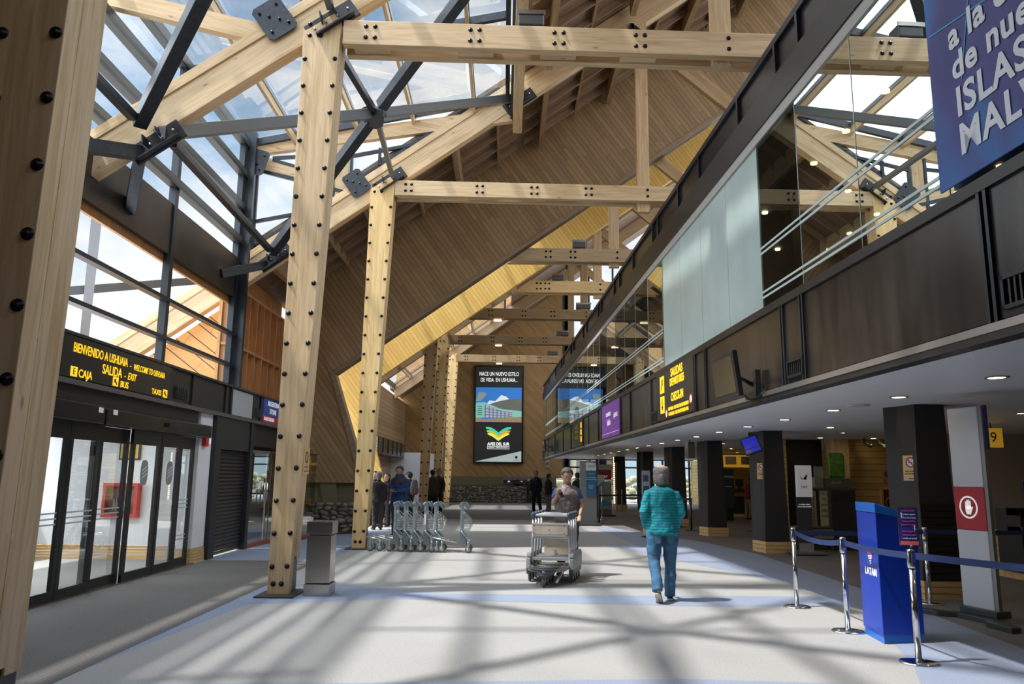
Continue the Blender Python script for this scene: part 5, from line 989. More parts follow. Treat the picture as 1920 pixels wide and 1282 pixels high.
poly([(0, .6), (.05, .85), (.16, .86), (.24, .8), (.1, .6)], M('advert_tree', (.35, .42, .42), .5, emit=.3), .018, 'frosted_tree')
poly([(0, .12), (0, .55), (.18, .57), (.55, .38), (1, .32), (1, .15)], M('advert_mint', (.22, .55, .47), .5, emit=.5), .022, 'mint_building')
poly([(.19, .13), (.19, .5), (.55, .34), (.82, .3), (.82, .15)], M('advert_windows', (.42, .45, .55), .5, emit=.5), .026, 'white_balconies')
for k in range(7): a = .2+k*.085; poly([(a, .13), (a, .5-k*.04), (a+.02, .49-k*.04), (a+.02, .13)], M('advert_grey', (.15, .18, .28), .5, emit=.3), .030, 'balcony_column')
for k in range(3): z = .2+k*.09; poly([(.19, z), (.19, z+.02), (.8, .16+k*.05+.015), (.8, .16+k*.05)], M('advert_grey', (.15, .18, .28), .5, emit=.3), .031, 'balcony_row')
for k in range(5): poly([(.03+.01*(k % 2), .2+k*.06), (.14, .2+k*.06), (.14, .215+k*.06), (.03+.01*(k % 2), .215+k*.06)], SBLK, .026, 'slit')
poly([(0, 0), (0, .13), (.2, .08), (.5, .12), (1, .16), (1, 0)], M('advert_ground', (.38, .27, .15), .5, emit=.4), .034, 'ground')
AW = M('advert_white', (.85, .87, .85), .5, emit=.9)
lettering('NACE UN NUEVO ESTILO', .36, (-.32, Yp-.012, 8.15), (1, 0, 0), (0, 0, 1), AW, t, sx=.62); lettering('DE VIDA  EN USHUAIA...', .36, (-.32, Yp-.012, 7.76), (1, 0, 0), (0, 0, 1), AW, t, sx=.62)
def wing(cz, w, h, m, m2, d):
    for s, mm in ((-1, m), (1, m2)):
        pts = []
        for i in range(9): k = i/8; pts.append((-.32+s*w*k, cz+h*math.sin(k*PI*.72)*.9-.16*(1-k)))
        for i in range(8, -1, -1): k = i/8; pts.append((-.32+s*w*k*.97, cz+h*math.sin(k*PI*.72)*.45-.34*(1-k)**1.0-.02))
        mb = MB(); mb.prism([(a, Yp-d, b) for a, b in pts], (0, .004, 0)); obj('wing', mb, mm, t)
wing(4.55, .82, .25, M('wing_teal', (.05, .52, .36), .5, emit=.7), M('wing_teal', (.05, .52, .36), .5, emit=.7), .012); wing(4.36, .76, .22, M('wing_lime', (.45, .5, .03), .5, emit=.7), M('wing_amber', (.8, .35, .03), .5, emit=.6), .016); wing(4.2, .7, .2, M('wing_yellow', (.72, .72, .1), .5, emit=.7), M('wing_yellow', (.72, .72, .1), .5, emit=.7), .02)
lettering('AVES DEL SUR', .26, (-.32, Yp-.012, 3.65), (1, 0, 0), (0, 0, 1), AW, t, bold=.012, sx=.85)
adv(-1.02, .38, 3.34, 3.52, AW, .008, 'caption_box'); adv(-1.0, .36, 3.36, 3.5, M('advert_black', (.022, .022, .022), .4, emit=.35), .010, 'caption_inner'); lettering('USHUAIA - TIERRA DEL FUEGO', .12, (-.32, Yp-.012, 3.43), (1, 0, 0), (0, 0, 1), AW, t, sx=.75)
mb = MB(); mb.prism([(x0+.14, Yp-.012, zb+.12), (x1-.12, Yp-.012, zb+.12), (x1-.12, Yp-.012, zb+.8)], (0, .004, 0)); obj('white_corner', mb, M('advert_corner', (.50, .60, .58), .5, emit=.4), t)
mb = MB(); disc(mb, (.83, Yp-.016, 2.83), .09, (1, 0, 0), (0, 0, 1)); obj('round_mark', mb, M('mark_navy', (.03, .06, .15), .5), t); lettering('inmobiliaria', .1, (.82, Yp-.016, 2.65), (1, 0, 0), (0, 0, 1), M('mark_navy', (.03, .06, .15), .5), t, sx=.9)
t = thing('small_wall_sign', 'small pale sign with a red mark on the far wall under the balcony end', 'sign', (2.85, 49.95, 2.5)); mb = MB(); mb.box(2.7, 2.97, 49.93, 49.99, 2.2, 2.68); obj('plate', mb, PG, t); mb = MB(); disc(mb, (2.83, 49.92, 2.45), .09, (1, 0, 0), (0, 0, 1)); obj('red_mark', mb, M('mark_brown', (.25, .07, .05), .6), t)
t = thing('sponsor_board', 'low pale board on the olive strip above the far stone wall', 'board', (1.2, 49.9, 1.3)); mb = MB(); mb.box(0, 2.5, 49.82, 49.9, 1.15, 1.6); obj('board', mb, M('board_lavender', (.16, .15, .20), .5), t); mb = MB(); mb.box(.05, 2.4, 49.81, 49.82, 1.22, 1.4); obj('dark_band', mb, BLK, t)
for x in (.3, 1.1, 1.75): mb = MB(); mb.box(x, x+.15, 49.80, 49.81, 1.27, 1.36); obj('white_mark', mb, WT, t)
t = thing('dark_bag', 'dark bag lying on the ledge of the far stone wall', 'bag', (.95, 49.6, 1.06)); mb = MB(); mb.ell((.95, 49.65, 1.2), (.36, .14, .15)); mb.tube([(.75, 49.65, 1.3), (.9, 49.62, 1.44), (1.1, 49.65, 1.3)], .02, 6); obj('body', mb, M('bag_dark', (.02, .01, .012), .7), t)
# window wall at the far right
wt = bpy.data.objects.new('window_8', None); C.objects.link(wt); wt['kind'] = 'structure'; wt.location = (8, 50.1, 0)
mb = MB(); mb.quad((4.0, 50.1, 0), (12.2, 50.1, 0), (12.2, 50.1, 16), (4.0, 50.1, 16)); obj('pane', mb, GL, wt)
for x in (4.2, 4.1, 5.55, 7.15, 8.6, 10.2, 11.9): mb = MB(); mb.box(x-(.25 if x < 4.3 else .06), x+.06, 49.95, 50.05, 0, 16); obj('mullion', mb, FRAME, wt)
for z in (.35, 2.25, 2.75, 4.6, 5.6, 7.4, 8.1, 9.6, 10.6, 12): mb = MB(); mb.box(4.0, 12.2, 49.96, 50.04, z-.05, z+.05); obj('transom', mb, FRAME, wt)
# outside: rocks, stone building, pale building
t = thing('outside_building', 'pale stone building with tall openings outside the far windows', 'building', (9, 70, 0)); mb = MB(); mb.box(2, 8.3, 70, 78, -.1, 5.2); obj('wall', mb, M('stone_building', (.42, .36, .26), .8, noise=.2), t)
for k in range(5): mb = MB(); mb.box(4.0+k*.85, 4.35+k*.85, 69.9, 70, .6, 4.4); obj('column_opening', mb, M('opening_dark', (.12, .12, .12), .6), t)
t = thing('outside_house', 'light blue-grey house outside the far windows, brown post in front', 'building', (13, 66, 0)); mb = MB(); mb.box(8.7, 20, 66, 74, -.1, 6.2); obj('wall', mb, M('house_blue', (.33, .42, .46), .7), t); mb = MB(); mb.box(8.4, 9.2, 63.5, 64, 1.2, 6); obj('brown_post', mb, M('post_brown', (.13, .07, .04), .7), t)
t = thing('outside_rocks', 'bank of pale rocks outside the far windows', 'rocks'); t['kind'] = 'stuff'; del t['category']; t['category'] = 'rocks'
mb = MB(); rr = random.Random(2)
for k in range(160): mb.ell((rr.uniform(3.5, 16), rr.uniform(55, 60), rr.uniform(-.1, 1.6)), (rr.uniform(.2, .5), .3, rr.uniform(.12, .3)), 8, 5)
obj('rocks', mb, M('rock_pale', (.34, .33, .22), .9, noise=.4, nscale=2), t)
# lamps on the beams
for Y, x in ((31.6, -.3), (37.9, -.3), (44.2, -.3)):
    t = thing('beam_lamp', 'small lit lamp under a far tie beam, %s' % {31.6: 'nearest of three', 37.9: 'middle of three', 44.2: 'farthest of three'}[Y], 'lamp', (x, Y, 8.1)); mb = MB(); mb.box(x-.16, x+.16, Y+.1, Y+.25, 8.03, 8.08); obj('lamp', mb, M('beam_lamp', (1, .85, .6), .5, emit=2.5), t)
def flood(x, y, z, label, w=.4):
    t = thing('floodlight', label, 'floodlight', (x, y, z)); mb = MB(); mb.box(x-w/2, x+w/2, y-.12, y+.18, z, z+.22); obj('housing', mb, M('flood_grey', (.12, .12, .12), .4, .5), t, bevel=.02); mb = MB(); mb.box(x-w/2-.02, x+w/2+.02, y-.14, y-.12, z+.17, z+.24); obj('visor', mb, INOX, t); mb = MB(); mb.box(x-.02, x+.02, y-.05, y+.05, z-.06, z); obj('foot', mb, BLK, t)
flood(.35, 11.0, 8.47, 'floodlight standing on the nearest tie beam'); flood(2.25, 22.9, 8.54, 'dark floodlight standing on the third tie beam'); flood(1.9, 27.1, 8.6, 'floodlight standing on the fourth tie beam')
flood(.9, 30.5, 8.9, 'dark floodlight hanging above the fifth tie beam', .8); flood(3.3, 31.8, 8.6, 'dark floodlight on the fifth tie beam', .6); flood(2.9, 38.1, 8.6, 'dark floodlight on the sixth tie beam', .6); flood(2.8, 44.4, 8.6, 'dark floodlight on the farthest tie beam', .6)
# ---- litter bin
t = thing('litter_bin', 'square brushed steel litter bin beside the tall pale column', 'bin', (-2.42, 11.05, 0))
bx0, bx1, by0, by1 = -2.66, -2.33, 10.88, 11.22
mb = MB(); mb.box(bx0-.012, bx1+.012, by0-.012, by1+.012, 0, .16); obj('base', mb, INOX, t, bevel=.004)
mb = MB(); mb.box(bx0, bx1, by0, by1, .175, .80); obj('body', mb, INOX, t, bevel=.004)
mb = MB(); e = .035
for q in ((bx0-.01, bx1+.01, by0-.01, by0+e), (bx0-.01, bx1+.01, by1-e, by1+.01), (bx0-.01, bx0+e, by0+e, by1-e), (bx1-e, bx1+.01, by0+e, by1-e)): mb.box(*q, .815, .985)
obj('rim', mb, INOX, t, bevel=.004); mb = MB(); mb.box(bx0+.03, bx1-.03, by0+.03, by1-.03, .80, .83); obj('liner', mb, BLK, t); mb = MB(); mb.box(bx0+.01, bx1-.01, by0+.01, by1-.01, .158, .178); obj('shadow_gap', mb, BLK, t)
t = thing('column_notice', 'small tan notice on the side of the tall pale column', 'sign', (-2.78, 11.1, 1.6)); mb = MB(); mb.box(-2.83, -2.80, 11.02, 11.34, 1.62, 2.0); obj('plate', mb, M('sign_tan', (.70, .47, .20), .5), t)
mb = MB(); disc(mb, (-2.798, 11.18, 1.86), .08, (0, 1, 0), (0, 0, 1), r0=.06); obj('ring', mb, SBLK, t); mb = MB(); mb.box(-2.80, -2.796, 11.08, 11.28, 1.66, 1.67); mb.box(-2.80, -2.796, 11.08, 11.28, 1.72, 1.73); obj('text_line', mb, SBLK, t)
# ================================================================== LUGGAGE TROLLEYS
TRG = M('trolley_grey_green', (.36, .42, .43), .4, .35); TRD = M('trolley_plastic', (.22, .28, .31), .45); TRW = M('trolley_wire', (.58, .60, .60), .3, .8); RUB = M('rubber_grey', (.13, .13, .13), .7); HUB = M('wheel_hub', (.45, .46, .46), .4, .5); TRB = M('trolley_side_panel', (.15, .17, .19), .5)
def wheel(parent, x, y, r=.08, name='wheel', ax='y', fork=True):
    w = bpy.data.objects.new(name, None); C.objects.link(w); w.parent = parent; w['_local'] = 1
    A = Vector((0, 1, 0)) if ax == 'y' else Vector((1, 0, 0)); c = Vector((x, y, r)); mb = MB()
    u = Vector((0, 0, 1)); v = A.cross(u); pr_ = [(.55, -.016), (.9, -.018), (1, -.010), (1, .010), (.9, .018), (.55, .016)]
    mb.loft([[c+A*o_+(u*math.cos(q)+v*math.sin(q))*r*k for q in [2*PI*j/20 for j in range(20)]] for k, o_ in pr_], True); obj('tyre', mb, RUB, w)
    mb = MB(); mb.cyl(c-A*.02, c+A*.02, r*.55, 14); obj('hub', mb, HUB, w)
    if fork:
        mb = MB(); mb.bar(c+A*.026, c+A*.026+u*(r+.05), .03, .008, up=A); mb.bar(c-A*.026, c-A*.026+u*(r+.05), .03, .008, up=A); mb.cyl(c+u*(r+.04), c+u*(r+.085), .028, 10); obj('fork', mb, TRG, w)
    return w
def trolley_side(label, front_wheels=True):
    t = thing('luggage_trolley', label, 'luggage trolley', (0, 0, 0), 0, 'parked luggage trolleys in a row', True); W = .48
    for y in (0, W):
        mb = MB(); mb.prism([(-.028, y-.018, .24), (.028, y-.018, .24), (.022, y-.018, .98), (-.022, y-.018, .98)], (0, .036, 0)); obj('side_post', mb, TRG, t, bevel=.005)
        mb = MB(); mb.prism([(-.03, y-.022, .16), (.12, y-.022, .13), (.10, y-.022, .30), (.03, y-.022, .42), (-.03, y-.022, .46)], (0, .044, 0)); obj('side_panel', mb, TRB, t, bevel=.008)
        mb = MB(); mb.tube([(.0, y-.03, .46), (.05, y-.03, .40), (.13, y-.03, .32), (.16, y-.03, .24), (.15, y-.03, .15)], [.018]*5, 8); obj('rear_leg', mb, TRG, t)
        wheel(t, .16, y-.03, .075)
        mb = MB(); mb.loft([[(.0+dx+a*c_, y+b*.035, z+.0+s_) for a, b, s_ in ((-.05, 0, 0), (-.03, -1, .03), (.03, -1, .03), (.05, 0, 0), (.03, 1, -.03), (-.03, 1, -.03))] for dx, z, c_ in ((-.01, .97, .8), (.0, 1.02, 1), (.06, 1.03, .8), (.12, .98, .5), (.15, .955, .3))]); obj('grip', mb, TRD, t)
        mb = MB(); mb.tube([(.02, y, .86), (.09, y, .80), (.20, y, .70), (.22, y, .55), (.16, y, .47), (.02, y, .45)], .008, 6); obj('basket_frame', mb, TRW, t)
    mb = MB(); mb.cyl((.02, 0, 1.02), (.02, W, 1.02), .02, 10); obj('handle_bar', mb, TRD, t)
    mb = MB()
    for k in range(7):
        z = .48+k*.035
        mb.tube([(.02, 0, z), (.17, 0, z)], .005, 5); mb.tube([(.02, W, z), (.17, W, z)], .005, 5); mb.tube([(.18, 0, z), (.18, W, z)], .004, 5)
    for k in range(5):
        x = .03+k*.035; mb.tube([(x, 0, .46), (x, 0, .84-k*.03)], .003, 5); mb.tube([(x, W, .46), (x, W, .84-k*.03)], .003, 5)
    for k in range(9): y = W*k/8; mb.tube([(.02, y, .46), (.17, y, .47), (.2, y, .68)], .003, 5)
    obj('basket_wires', mb, TRW, t)
    mb = MB(); mb.ell((.03, .06, .84), (.04, .03, .03)); obj('token_lock', mb, WHITE, t)
    for y in (.05, W-.05):
        mb = MB(); mb.tube([(.02, y, .2), (-.35, y, .255), (-.62, y, .31)], .018, 8); obj('platform_rail', mb, TRW, t)
    mb = MB()
    for k in range(6): mb.bar((-.08-k*.1, .05, .222+k*.0155), (-.08-k*.1, W-.05, .222+k*.0155), .02, .01)
    obj('platform_slats', mb, TRW, t)
    mb = MB(); mb.tube([(-.62, .05, .31), (-.64, .05, .36)], .01, 6); mb.tube([(-.60, .1, .31), (-.5, .1, .16)], .008, 6); obj('front_hook', mb, TRD, t)
    for y in (.06, W-.06): wheel(t, -.52, y, .075)
    return t
tl = ['leftmost of the trolleys parked in a row, its platform reaching the yellowish column', 'second trolley from the left in the parked row', 'middle trolley of the five parked close together', 'trolley with a blue sticker on its post, fourth in the parked row', 'fifth trolley, at the right end of the close row', 'single grey trolley standing a little apart at the right of the row']
tp = trolley_side(tl[0]); tp.location = (-2.33, 17.2, 0)
tr = [tp]
for lab, x, y in zip(tl[1:], (-2.12, -1.91, -1.67, -1.45, -.88), (17.19, 17.18, 17.15, 17.13, 17.05)): tr.append(dup(tp, (x, y, 0), 0, lab))
for tt in tr: del tt['group']
mb = MB(); mb.box(-.026, .026, -.022, -.0185, .84, .9); o = obj('blue_sticker', mb, M('sticker_blue', (.02, .25, .6), .5), tr[3]); mb = MB(); mb.box(-.02, .02, -.022, -.0185, .58, .8); obj('white_sticker', mb, WHITE, tr[3])
# type B: nested trolleys pushed by the man in the vest
TRP = M('trolley_board', (.55, .45, .36), .6, noise=.15, nscale=8); TRS = M('trolley_silver', (.55, .56, .57), .35, .75); TRK = M('trolley_dark', (.05, .06, .07), .4); DEN = M('trolley_blue_plastic', (.06, .09, .14), .35)
def trolley_front(label, first=False, last=False):
    t = thing('luggage_trolley', label, 'luggage trolley', (0, 0, 0), 0, None, True); W = .30
    for s in (-1, 1):
        x = s*W
        mb = MB(); mb.tube([(x, .70, .22), (x*.98, .72, .6), (x*.96, .75, 1.0)], .021, 10); obj('side_post', mb, TRS, t)
        mb = MB(); mb.prism([(x+s*.01, .60, .20), (x+s*.01, .86, .20), (x+s*.01, .84, .40), (x+s*.01, .70, .42), (x+s*.01, .62, .36)], (s*.07, 0, 0)); mb.prism([(x+s*.0, .62, .38), (x+s*.0, .82, .38), (x+s*.0, .82, .44), (x+s*.0, .64, .44)], (s*.075, 0, 0)); obj('wheel_housing', mb, [M('housing_grey', (.30, .31, .32), .45)], t, bevel=.012)
        mb = MB(); mb.box(x-.035+s*.035, x+.035+s*.035, .6, .84, .12, .21); obj('housing_foot', mb, TRK, t, bevel=.01)
        wheel(t, x+s*.035, .72, .075, fork=False, ax='x')
        mb = MB(); mb.ell((x*.96, .76, 1.03), (.042, .055, .042), 12, 8); mb.tube([(x*.96, .72, .97), (x*.96, .76, 1.03), (x*.96, .84, 1.01)], .025, 8); obj('grip', mb, DEN, t)
    mb = MB(); mb.box(-W+.03, W-.03, .735, .79, 1.0, 1.035); obj('handle_bar', mb, M('handle_pale', (.55, .56, .56), .5), t, bevel=.012)
    mb = MB(); mb.box(-W+.0, W-.0, .70, .73, .66, .71); mb.box(-W, W, .69, .73, .325, .375); obj('cross_bar', mb, TRS, t, bevel=.006)
    if first:
        mb = MB(); mb.box(-W+.01, W-.03, .655, .67, .725, .875); obj('upper_board', mb, TRP, t, bevel=.004)
        for x, z in ((-.26, .86), (-.26, .745), (.22, .86), (.22, .745), (-.02, .80)): mb = MB(); mb.cyl((x, .655, z), (x, .648, z), .008, 8); obj('screw', mb, TRK, t)
        mb = MB(); mb.box(-W+.0, W-.02, .65, .74, .875, .895); mb.box(-.28, .25, .66, .70, .70, .725); obj('basket_rim', mb, M('rim_white', (.6, .6, .6), .4, .4), t)
        mb = MB()
        for k in range(11): mb.tube([(-.25+k*.05, .66, .885), (-.25+k*.05, .95, .92)], .005, 5)
        obj('basket_wires', mb, DEN, t)
    else:
        mb = MB(); mb.box(-W+.02, W-.04, .68, .70, .72, .87); obj('upper_board', mb, TRP, t)
    if last:
        pass
    mb = MB(); mb.box(-.2, W-.03, .74, .755, .375, .665)
    if label.startswith('third'): obj('lower_board', mb, TRP, t)
    # bumper hoop and platform
    def hoop(r_, z, n=13): return [(r_*1.06*math.sin(a), .42-.40*math.cos(a) if False else .40-.30*math.cos(a), z) for a in [-1.25+2.5*i/(n-1) for i in range(n)]]
    mb = MB(); H = [(-W+.0, .62, .24)]+hoop(.27, .235)+[(W-.0, .62, .24)]; mb.tube(H, .024, 8); obj('bumper', mb, M('bumper_metal', (.36, .35, .30), .3, .7), t)
    mb = MB(); H2 = [(a, b-.018, c_+.004) for a, b, c_ in hoop(.27, .235)][2:-3]; mb.tube(H2, .016, 6); obj('bumper_rubber', mb, TRK, t)
    mb = MB(); mb.prism([(-.2, .28, .2), (.2, .28, .2), (.27, .68, .215), (-.27, .68, .215)], (0, 0, .012)); obj('platform', mb, TRS, t)
    mb = MB(); mb.cyl((0, .12, .165), (0, .12, .185), .12, 20); mb.prism([(-.1, .15, .175), (.1, .15, .175), (.16, .35, .2), (-.16, .35, .2)], (0, 0, .01)); obj('front_plate', mb, M('plate_dark', (.10, .11, .12), .4, .5), t)
    wheel(t, 0, .08, .075, 'front_wheel', ax='x')
    if first: mb = MB(); mb.bar((.22, .42, .2), (.16, .22, .05), .05, .012); obj('brake_flap', mb, TRS, t)
    return t
RB = math.radians(-13.0); dn = Vector((math.sin(-RB), math.cos(-RB), 0)); p0 = Vector((.61, 11.88, 0))
for i, lab in enumerate(('front one of the nested silver trolleys, beige scratched board facing the camera', 'second of the nested silver trolleys in front of the man in the vest', 'third of the nested silver trolleys, its large beige board seen between the posts', 'last nested trolley, under the hand of the man in the vest')):
    t = trolley_front(lab, i == 0, i == 3); t.location = p0+dn*(.25*i); t.rotation_euler = (0, 0, RB)
# ================================================================== PEOPLE
SK = M('skin_tan', (.46, .27, .18), .55); SK2 = M('skin_light', (.55, .34, .24), .55)
def cloth(name, col, rough=.85, bump=.25, sc_=9): return M(name, col, rough, noise=.12, nscale=5, bump=bump, bscale=sc_)
def stripes(name, c1, c2):
    if name in MATS: return MATS[name]
    m, nt, b = base_mat(name); N = nt.nodes.new; L = nt.links.new; tc = N('ShaderNodeTexCoord'); sx = N('ShaderNodeSeparateXYZ'); L(tc.outputs['Object'], sx.inputs[0])
    no = N('ShaderNodeTexNoise'); no.inputs['Scale'].default_value = 5; L(tc.outputs['Object'], no.inputs['Vector'])
    a = N('ShaderNodeMath'); a.operation = 'MULTIPLY_ADD'; L(no.outputs[0], a.inputs[0]); a.inputs[1].default_value = .035; L(sx.outputs[2], a.inputs[2])
    d = N('ShaderNodeMath'); d.operation = 'DIVIDE'; L(a.outputs[0], d.inputs[0]); d.inputs[1].default_value = .036; f = N('ShaderNodeMath'); f.operation = 'FRACT'; L(d.outputs[0], f.inputs[0]); g = N('ShaderNodeMath'); g.operation = 'LESS_THAN'; L(f.outputs[0], g.inputs[0]); g.inputs[1].default_value = .2
    mx = N('ShaderNodeMix'); mx.data_type = 'RGBA'; L(g.outputs[0], mx.inputs[0]); mx.inputs[6].default_value = (*c1, 1); mx.inputs[7].default_value = (*c2, 1); L(mx.outputs[2], b.inputs['Base Color']); b.inputs['Roughness'].default_value = .7
    n2 = N('ShaderNodeTexNoise'); n2.inputs['Scale'].default_value = 11; L(tc.outputs['Object'], n2.inputs['Vector']); bp = N('ShaderNodeBump'); bp.inputs['Strength'].default_value = .5; bp.inputs['Distance'].default_value = .02; L(n2.outputs[0], bp.inputs['Height']); L(bp.outputs[0], b.inputs['Normal'])
    MATS[name] = m; return m
def remesh(o, v, it=4, f=.5):
    r = o.modifiers.new('remesh', 'REMESH'); r.mode = 'VOXEL'; r.voxel_size = v; r.use_smooth_shade = True
    s = o.modifiers.new('smooth', 'SMOOTH'); s.iterations = it; s.factor = f
    if o.name.split('.')[0] in ('shirt', 'trousers', 'vest', 'sleeve'):
        if 'folds' not in bpy.data.textures:
            tx = bpy.data.textures.new('folds', 'CLOUDS'); tx.noise_scale = .09; tx.noise_depth = 2
            tx = bpy.data.textures.new('folds_long', 'CLOUDS'); tx.noise_scale = .16; tx.noise_depth = 1
        for nm, st in (('folds', .022), ('folds_long', .03)):
            dm = o.modifiers.new('folds', 'DISPLACE'); dm.texture = bpy.data.textures[nm]; dm.strength = st; dm.mid_level = .5
def person(label, loc, rot, H=1.75, top=None, topmat=None, bot=None, shoe=None, hair=None, skin=None, P=None, vox=.012, sleeve='long', bald=False, longhair=False, long_coat=0, build=1.0, head=(0, 0), holding=None, group=None, collar=True, skirt=False, lower=None):
    """front of the body is local +y, its right hand is +x ... joints in metres for a 1.75 m figure"""
    s = H/1.75; skin = skin or SK; P = P or {}
    J = dict(hipR=(.09, 0, .93), hipL=(-.09, 0, .93), kneeR=(.10, .02, .50), kneeL=(-.10, .02, .50), ankR=(.10, -.02, .09), ankL=(-.10, -.02, .09), toeR=(.13, .17, .03), toeL=(-.13, .17, .03),
             shR=(.165, -.01, 1.375), shL=(-.165, -.01, 1.375), elR=(.215, -.03, 1.14), elL=(-.215, -.03, 1.14), wrR=(.235, .06, .90), wrL=(-.235, .06, .90), lean=(0, 0, 0))
    J.update(P); J = {k: Vector(v) for k, v in J.items()}; B = build
    root = thing('person', label, 'person', loc, rot, group, True); root.scale = (s, s, s)
    lean = J['lean']
    def tp(z): return lean*max(0, (z-.95)/.5)
    def ring(z, a, b, yo=0, n=18): c = Vector((0, yo, z))+tp(z); return [c+Vector((a*math.cos(q), b*math.sin(q), 0)) for q in [2*PI*k/n for k in range(n)]]
    def torso(mb, g, z0=.84, z1=1.49, arms=True):
        prof = [(.84, .155, .115, -.01), (.92, .172, .125, -.012), (1.0, .162, .118, -.005), (1.1, .150, .112, .0), (1.22, .160, .12, .0), (1.32, .170, .120, .0), (1.39, .160, .105, -.008), (1.435, .125, .088, -.012), (1.475, .082, .068, -.012), (1.51, .055, .055, -.005)]
        mb.loft([ring(z, (a*B+g), (b*B+g), yo) for z, a, b, yo in prof if z0-.001 <= z <= z1+.001])
    def leg(mb, S, g):
        h, k, a = J['hip'+S], J['knee'+S], J['ank'+S]; mb.tube([h+Vector((0, 0, .05)), h.lerp(k, .15), h.lerp(k, .55), k, k.lerp(a, .3), k.lerp(a, .7), a], [.085*B+g, .088*B+g, .070*B+g, .055+g, .056+g, .042+g, .036+g], 12)
    def arm(mb, S, g, end=1.0):
        sh, e, w = J['sh'+S]+tp(1.43), J['el'+S]+tp(1.15), J['wr'+S]+tp(1.15)
        pts = [sh-Vector((.05 if S == 'R' else -.05, 0, 0)), sh, sh.lerp(e, .5), e]; rr = [.05+g, .055*B+g, .045*B+g, .039+g]
        if end > .5: pts += [e.lerp(w, .35), e.lerp(w, .97)]; rr += [.038+g, .026+g]
        else: pts = pts[:2]+[sh.lerp(e, .5), sh.lerp(e, .75)]; rr = rr[:2]+[.052*B+g, .052+g]
        mb.tube(pts, rr, 12)
    # body: one continuous surface
    mb = MB(); torso(mb, 0)
    hc = Vector((0, .02, 1.635))+tp(1.6)+Vector((0, head[0]*.03, -abs(head[0])*.015)); HR = (Matrix.Rotation(-head[0], 3, 'X')@Matrix.Rotation(head[1], 3, 'Z')) if True else None
    HR = Matrix.Rotation(head[1], 3, 'Z')@Matrix.Rotation(-head[0], 3, 'X')
    mb.tube([Vector((0, -.005, 1.45))+tp(1.45), Vector((0, 0, 1.52))+tp(1.5), hc+HR@Vector((0, -.015, -.06))], [.06, .056, .055], 12)
    def hp(x, y, z): return hc+HR@Vector((x*1.1, y*1.08, z*1.06))
    rings = []
    for z, a, f, bk in ((-.118, .022, .062, -.01), (-.108, .045, .078, .01), (-.085, .058, .086, .04), (-.05, .066, .088, .07), (-.01, .072, .088, .09), (.03, .077, .09, .098), (.07, .073, .082, .094), (.1, .056, .06, .072), (.118, .03, .03, .04)):
        cy = (f-bk)/2; ry = (f+bk)/2; rings.append([hp(a*math.cos(q), cy+ry*math.sin(q), z) for q in [2*PI*k/18 for k in range(18)]])
    mb.loft(rings)
    mb.loft([[hp(x, y, z) for x, y, z in r_] for r_ in ([(-.009, .085, .025), (.009, .085, .025), (.009, .075, .03), (-.009, .075, .03)], [(-.013, .112, -.018), (.013, .112, -.018), (.018, .08, -.01), (-.018, .08, -.01)], [(-.015, .108, -.03), (.015, .108, -.03), (.017, .08, -.032), (-.017, .08, -.032)])])
    mb.ell(hp(0, .085, -.058), (.026, .013, .010)); mb.ell(hp(0, .083, -.07), (.021, .011, .008)); mb.ell(hp(0, .072, .042), (.05, .018, .012))
    for sx in (-1, 1): mb.ell(hp(sx*.079, -.012, .0), (.012, .022, .034))
    for S in 'RL':
        leg(mb, S, 0); arm(mb, S, 0)
        a, to = J['ank'+S], J['toe'+S]; mb.tube([a, a.lerp(to, .4)+Vector((0, 0, -.02)), to], [.036, .036, .022], 10)
        # hand: palm, four fingers and a thumb, curled
        e, w = J['el'+S]+tp(1.15), J['wr'+S]+tp(1.15); d = (w-e).normalized(); side = d.cross(Vector((0, 0, 1))); side = side.normalized() if side.length > .2 else Vector((0, 1, 0)); 
        if abs(d.z) > .8: side = Vector((0, 1, 0))
        nrm = side.cross(d); nrm = nrm if (nrm.z > 0 or abs(d.z) > .8) else -nrm
        curl = nrm if abs(d.z) <= .8 else (Vector((-1, 0, 0)) if S == 'R' else Vector((1, 0, 0)))
        pc = w+d*.05; mb.loft([[w+side*.026*math.cos(q)+curl*.016*math.sin(q) for q in [2*PI*k/10 for k in range(10)]], [pc+side*.040*math.cos(q)+curl*.016*math.sin(q) for q in [2*PI*k/10 for k in range(10)]], [pc+d*.05+side*.038*math.cos(q)+curl*.013*math.sin(q) for q in [2*PI*k/10 for k in range(10)]]])
        for i, Lf in enumerate((.066, .076, .07, .054)):
            b0 = pc+d*.045+side*(.03-.02*i); mb.tube([b0, b0+d*Lf*.45+curl*.012, b0+d*Lf*.75+curl*.034, b0+d*Lf*.78+curl*.052], [.0105, .0098, .009, .008], 8)
        b0 = w+d*.025+side*.026; mb.tube([b0, b0+side*.028+d*.025+curl*.012, b0+side*.026+d*.055+curl*.028], [.013, .011, .0095], 8)
    o = obj('body', mb, skin, root); remesh(o, min(vox, .0085) if vox < .015 else vox*.8, 3)
    for sx in (-1, 1):
        mb = MB(); mb.ell(hp(sx*.03, .078, .012), (.013, .010, .007), 10, 6); obj('eye', mb, M('eye_white', (.7, .68, .65), .3), root)
        mb = MB(); mb.ell(hp(sx*.03, .0868, .010), (.006, .003, .006), 8, 6); obj('iris', mb, M('iris_dark', (.02, .012, .01), .2), root)
        mb = MB(); mb.ell(hp(sx*.031, .088, .034), (.021, .005, .0045), 8, 4); obj('eyebrow', mb, hair or BLK, root)
    mb = MB(); mb.ell(hp(0, .0955, -.064), (.02, .004, .004), 8, 4); obj('lips', mb, M('lips', (.30, .12, .09), .5), root)
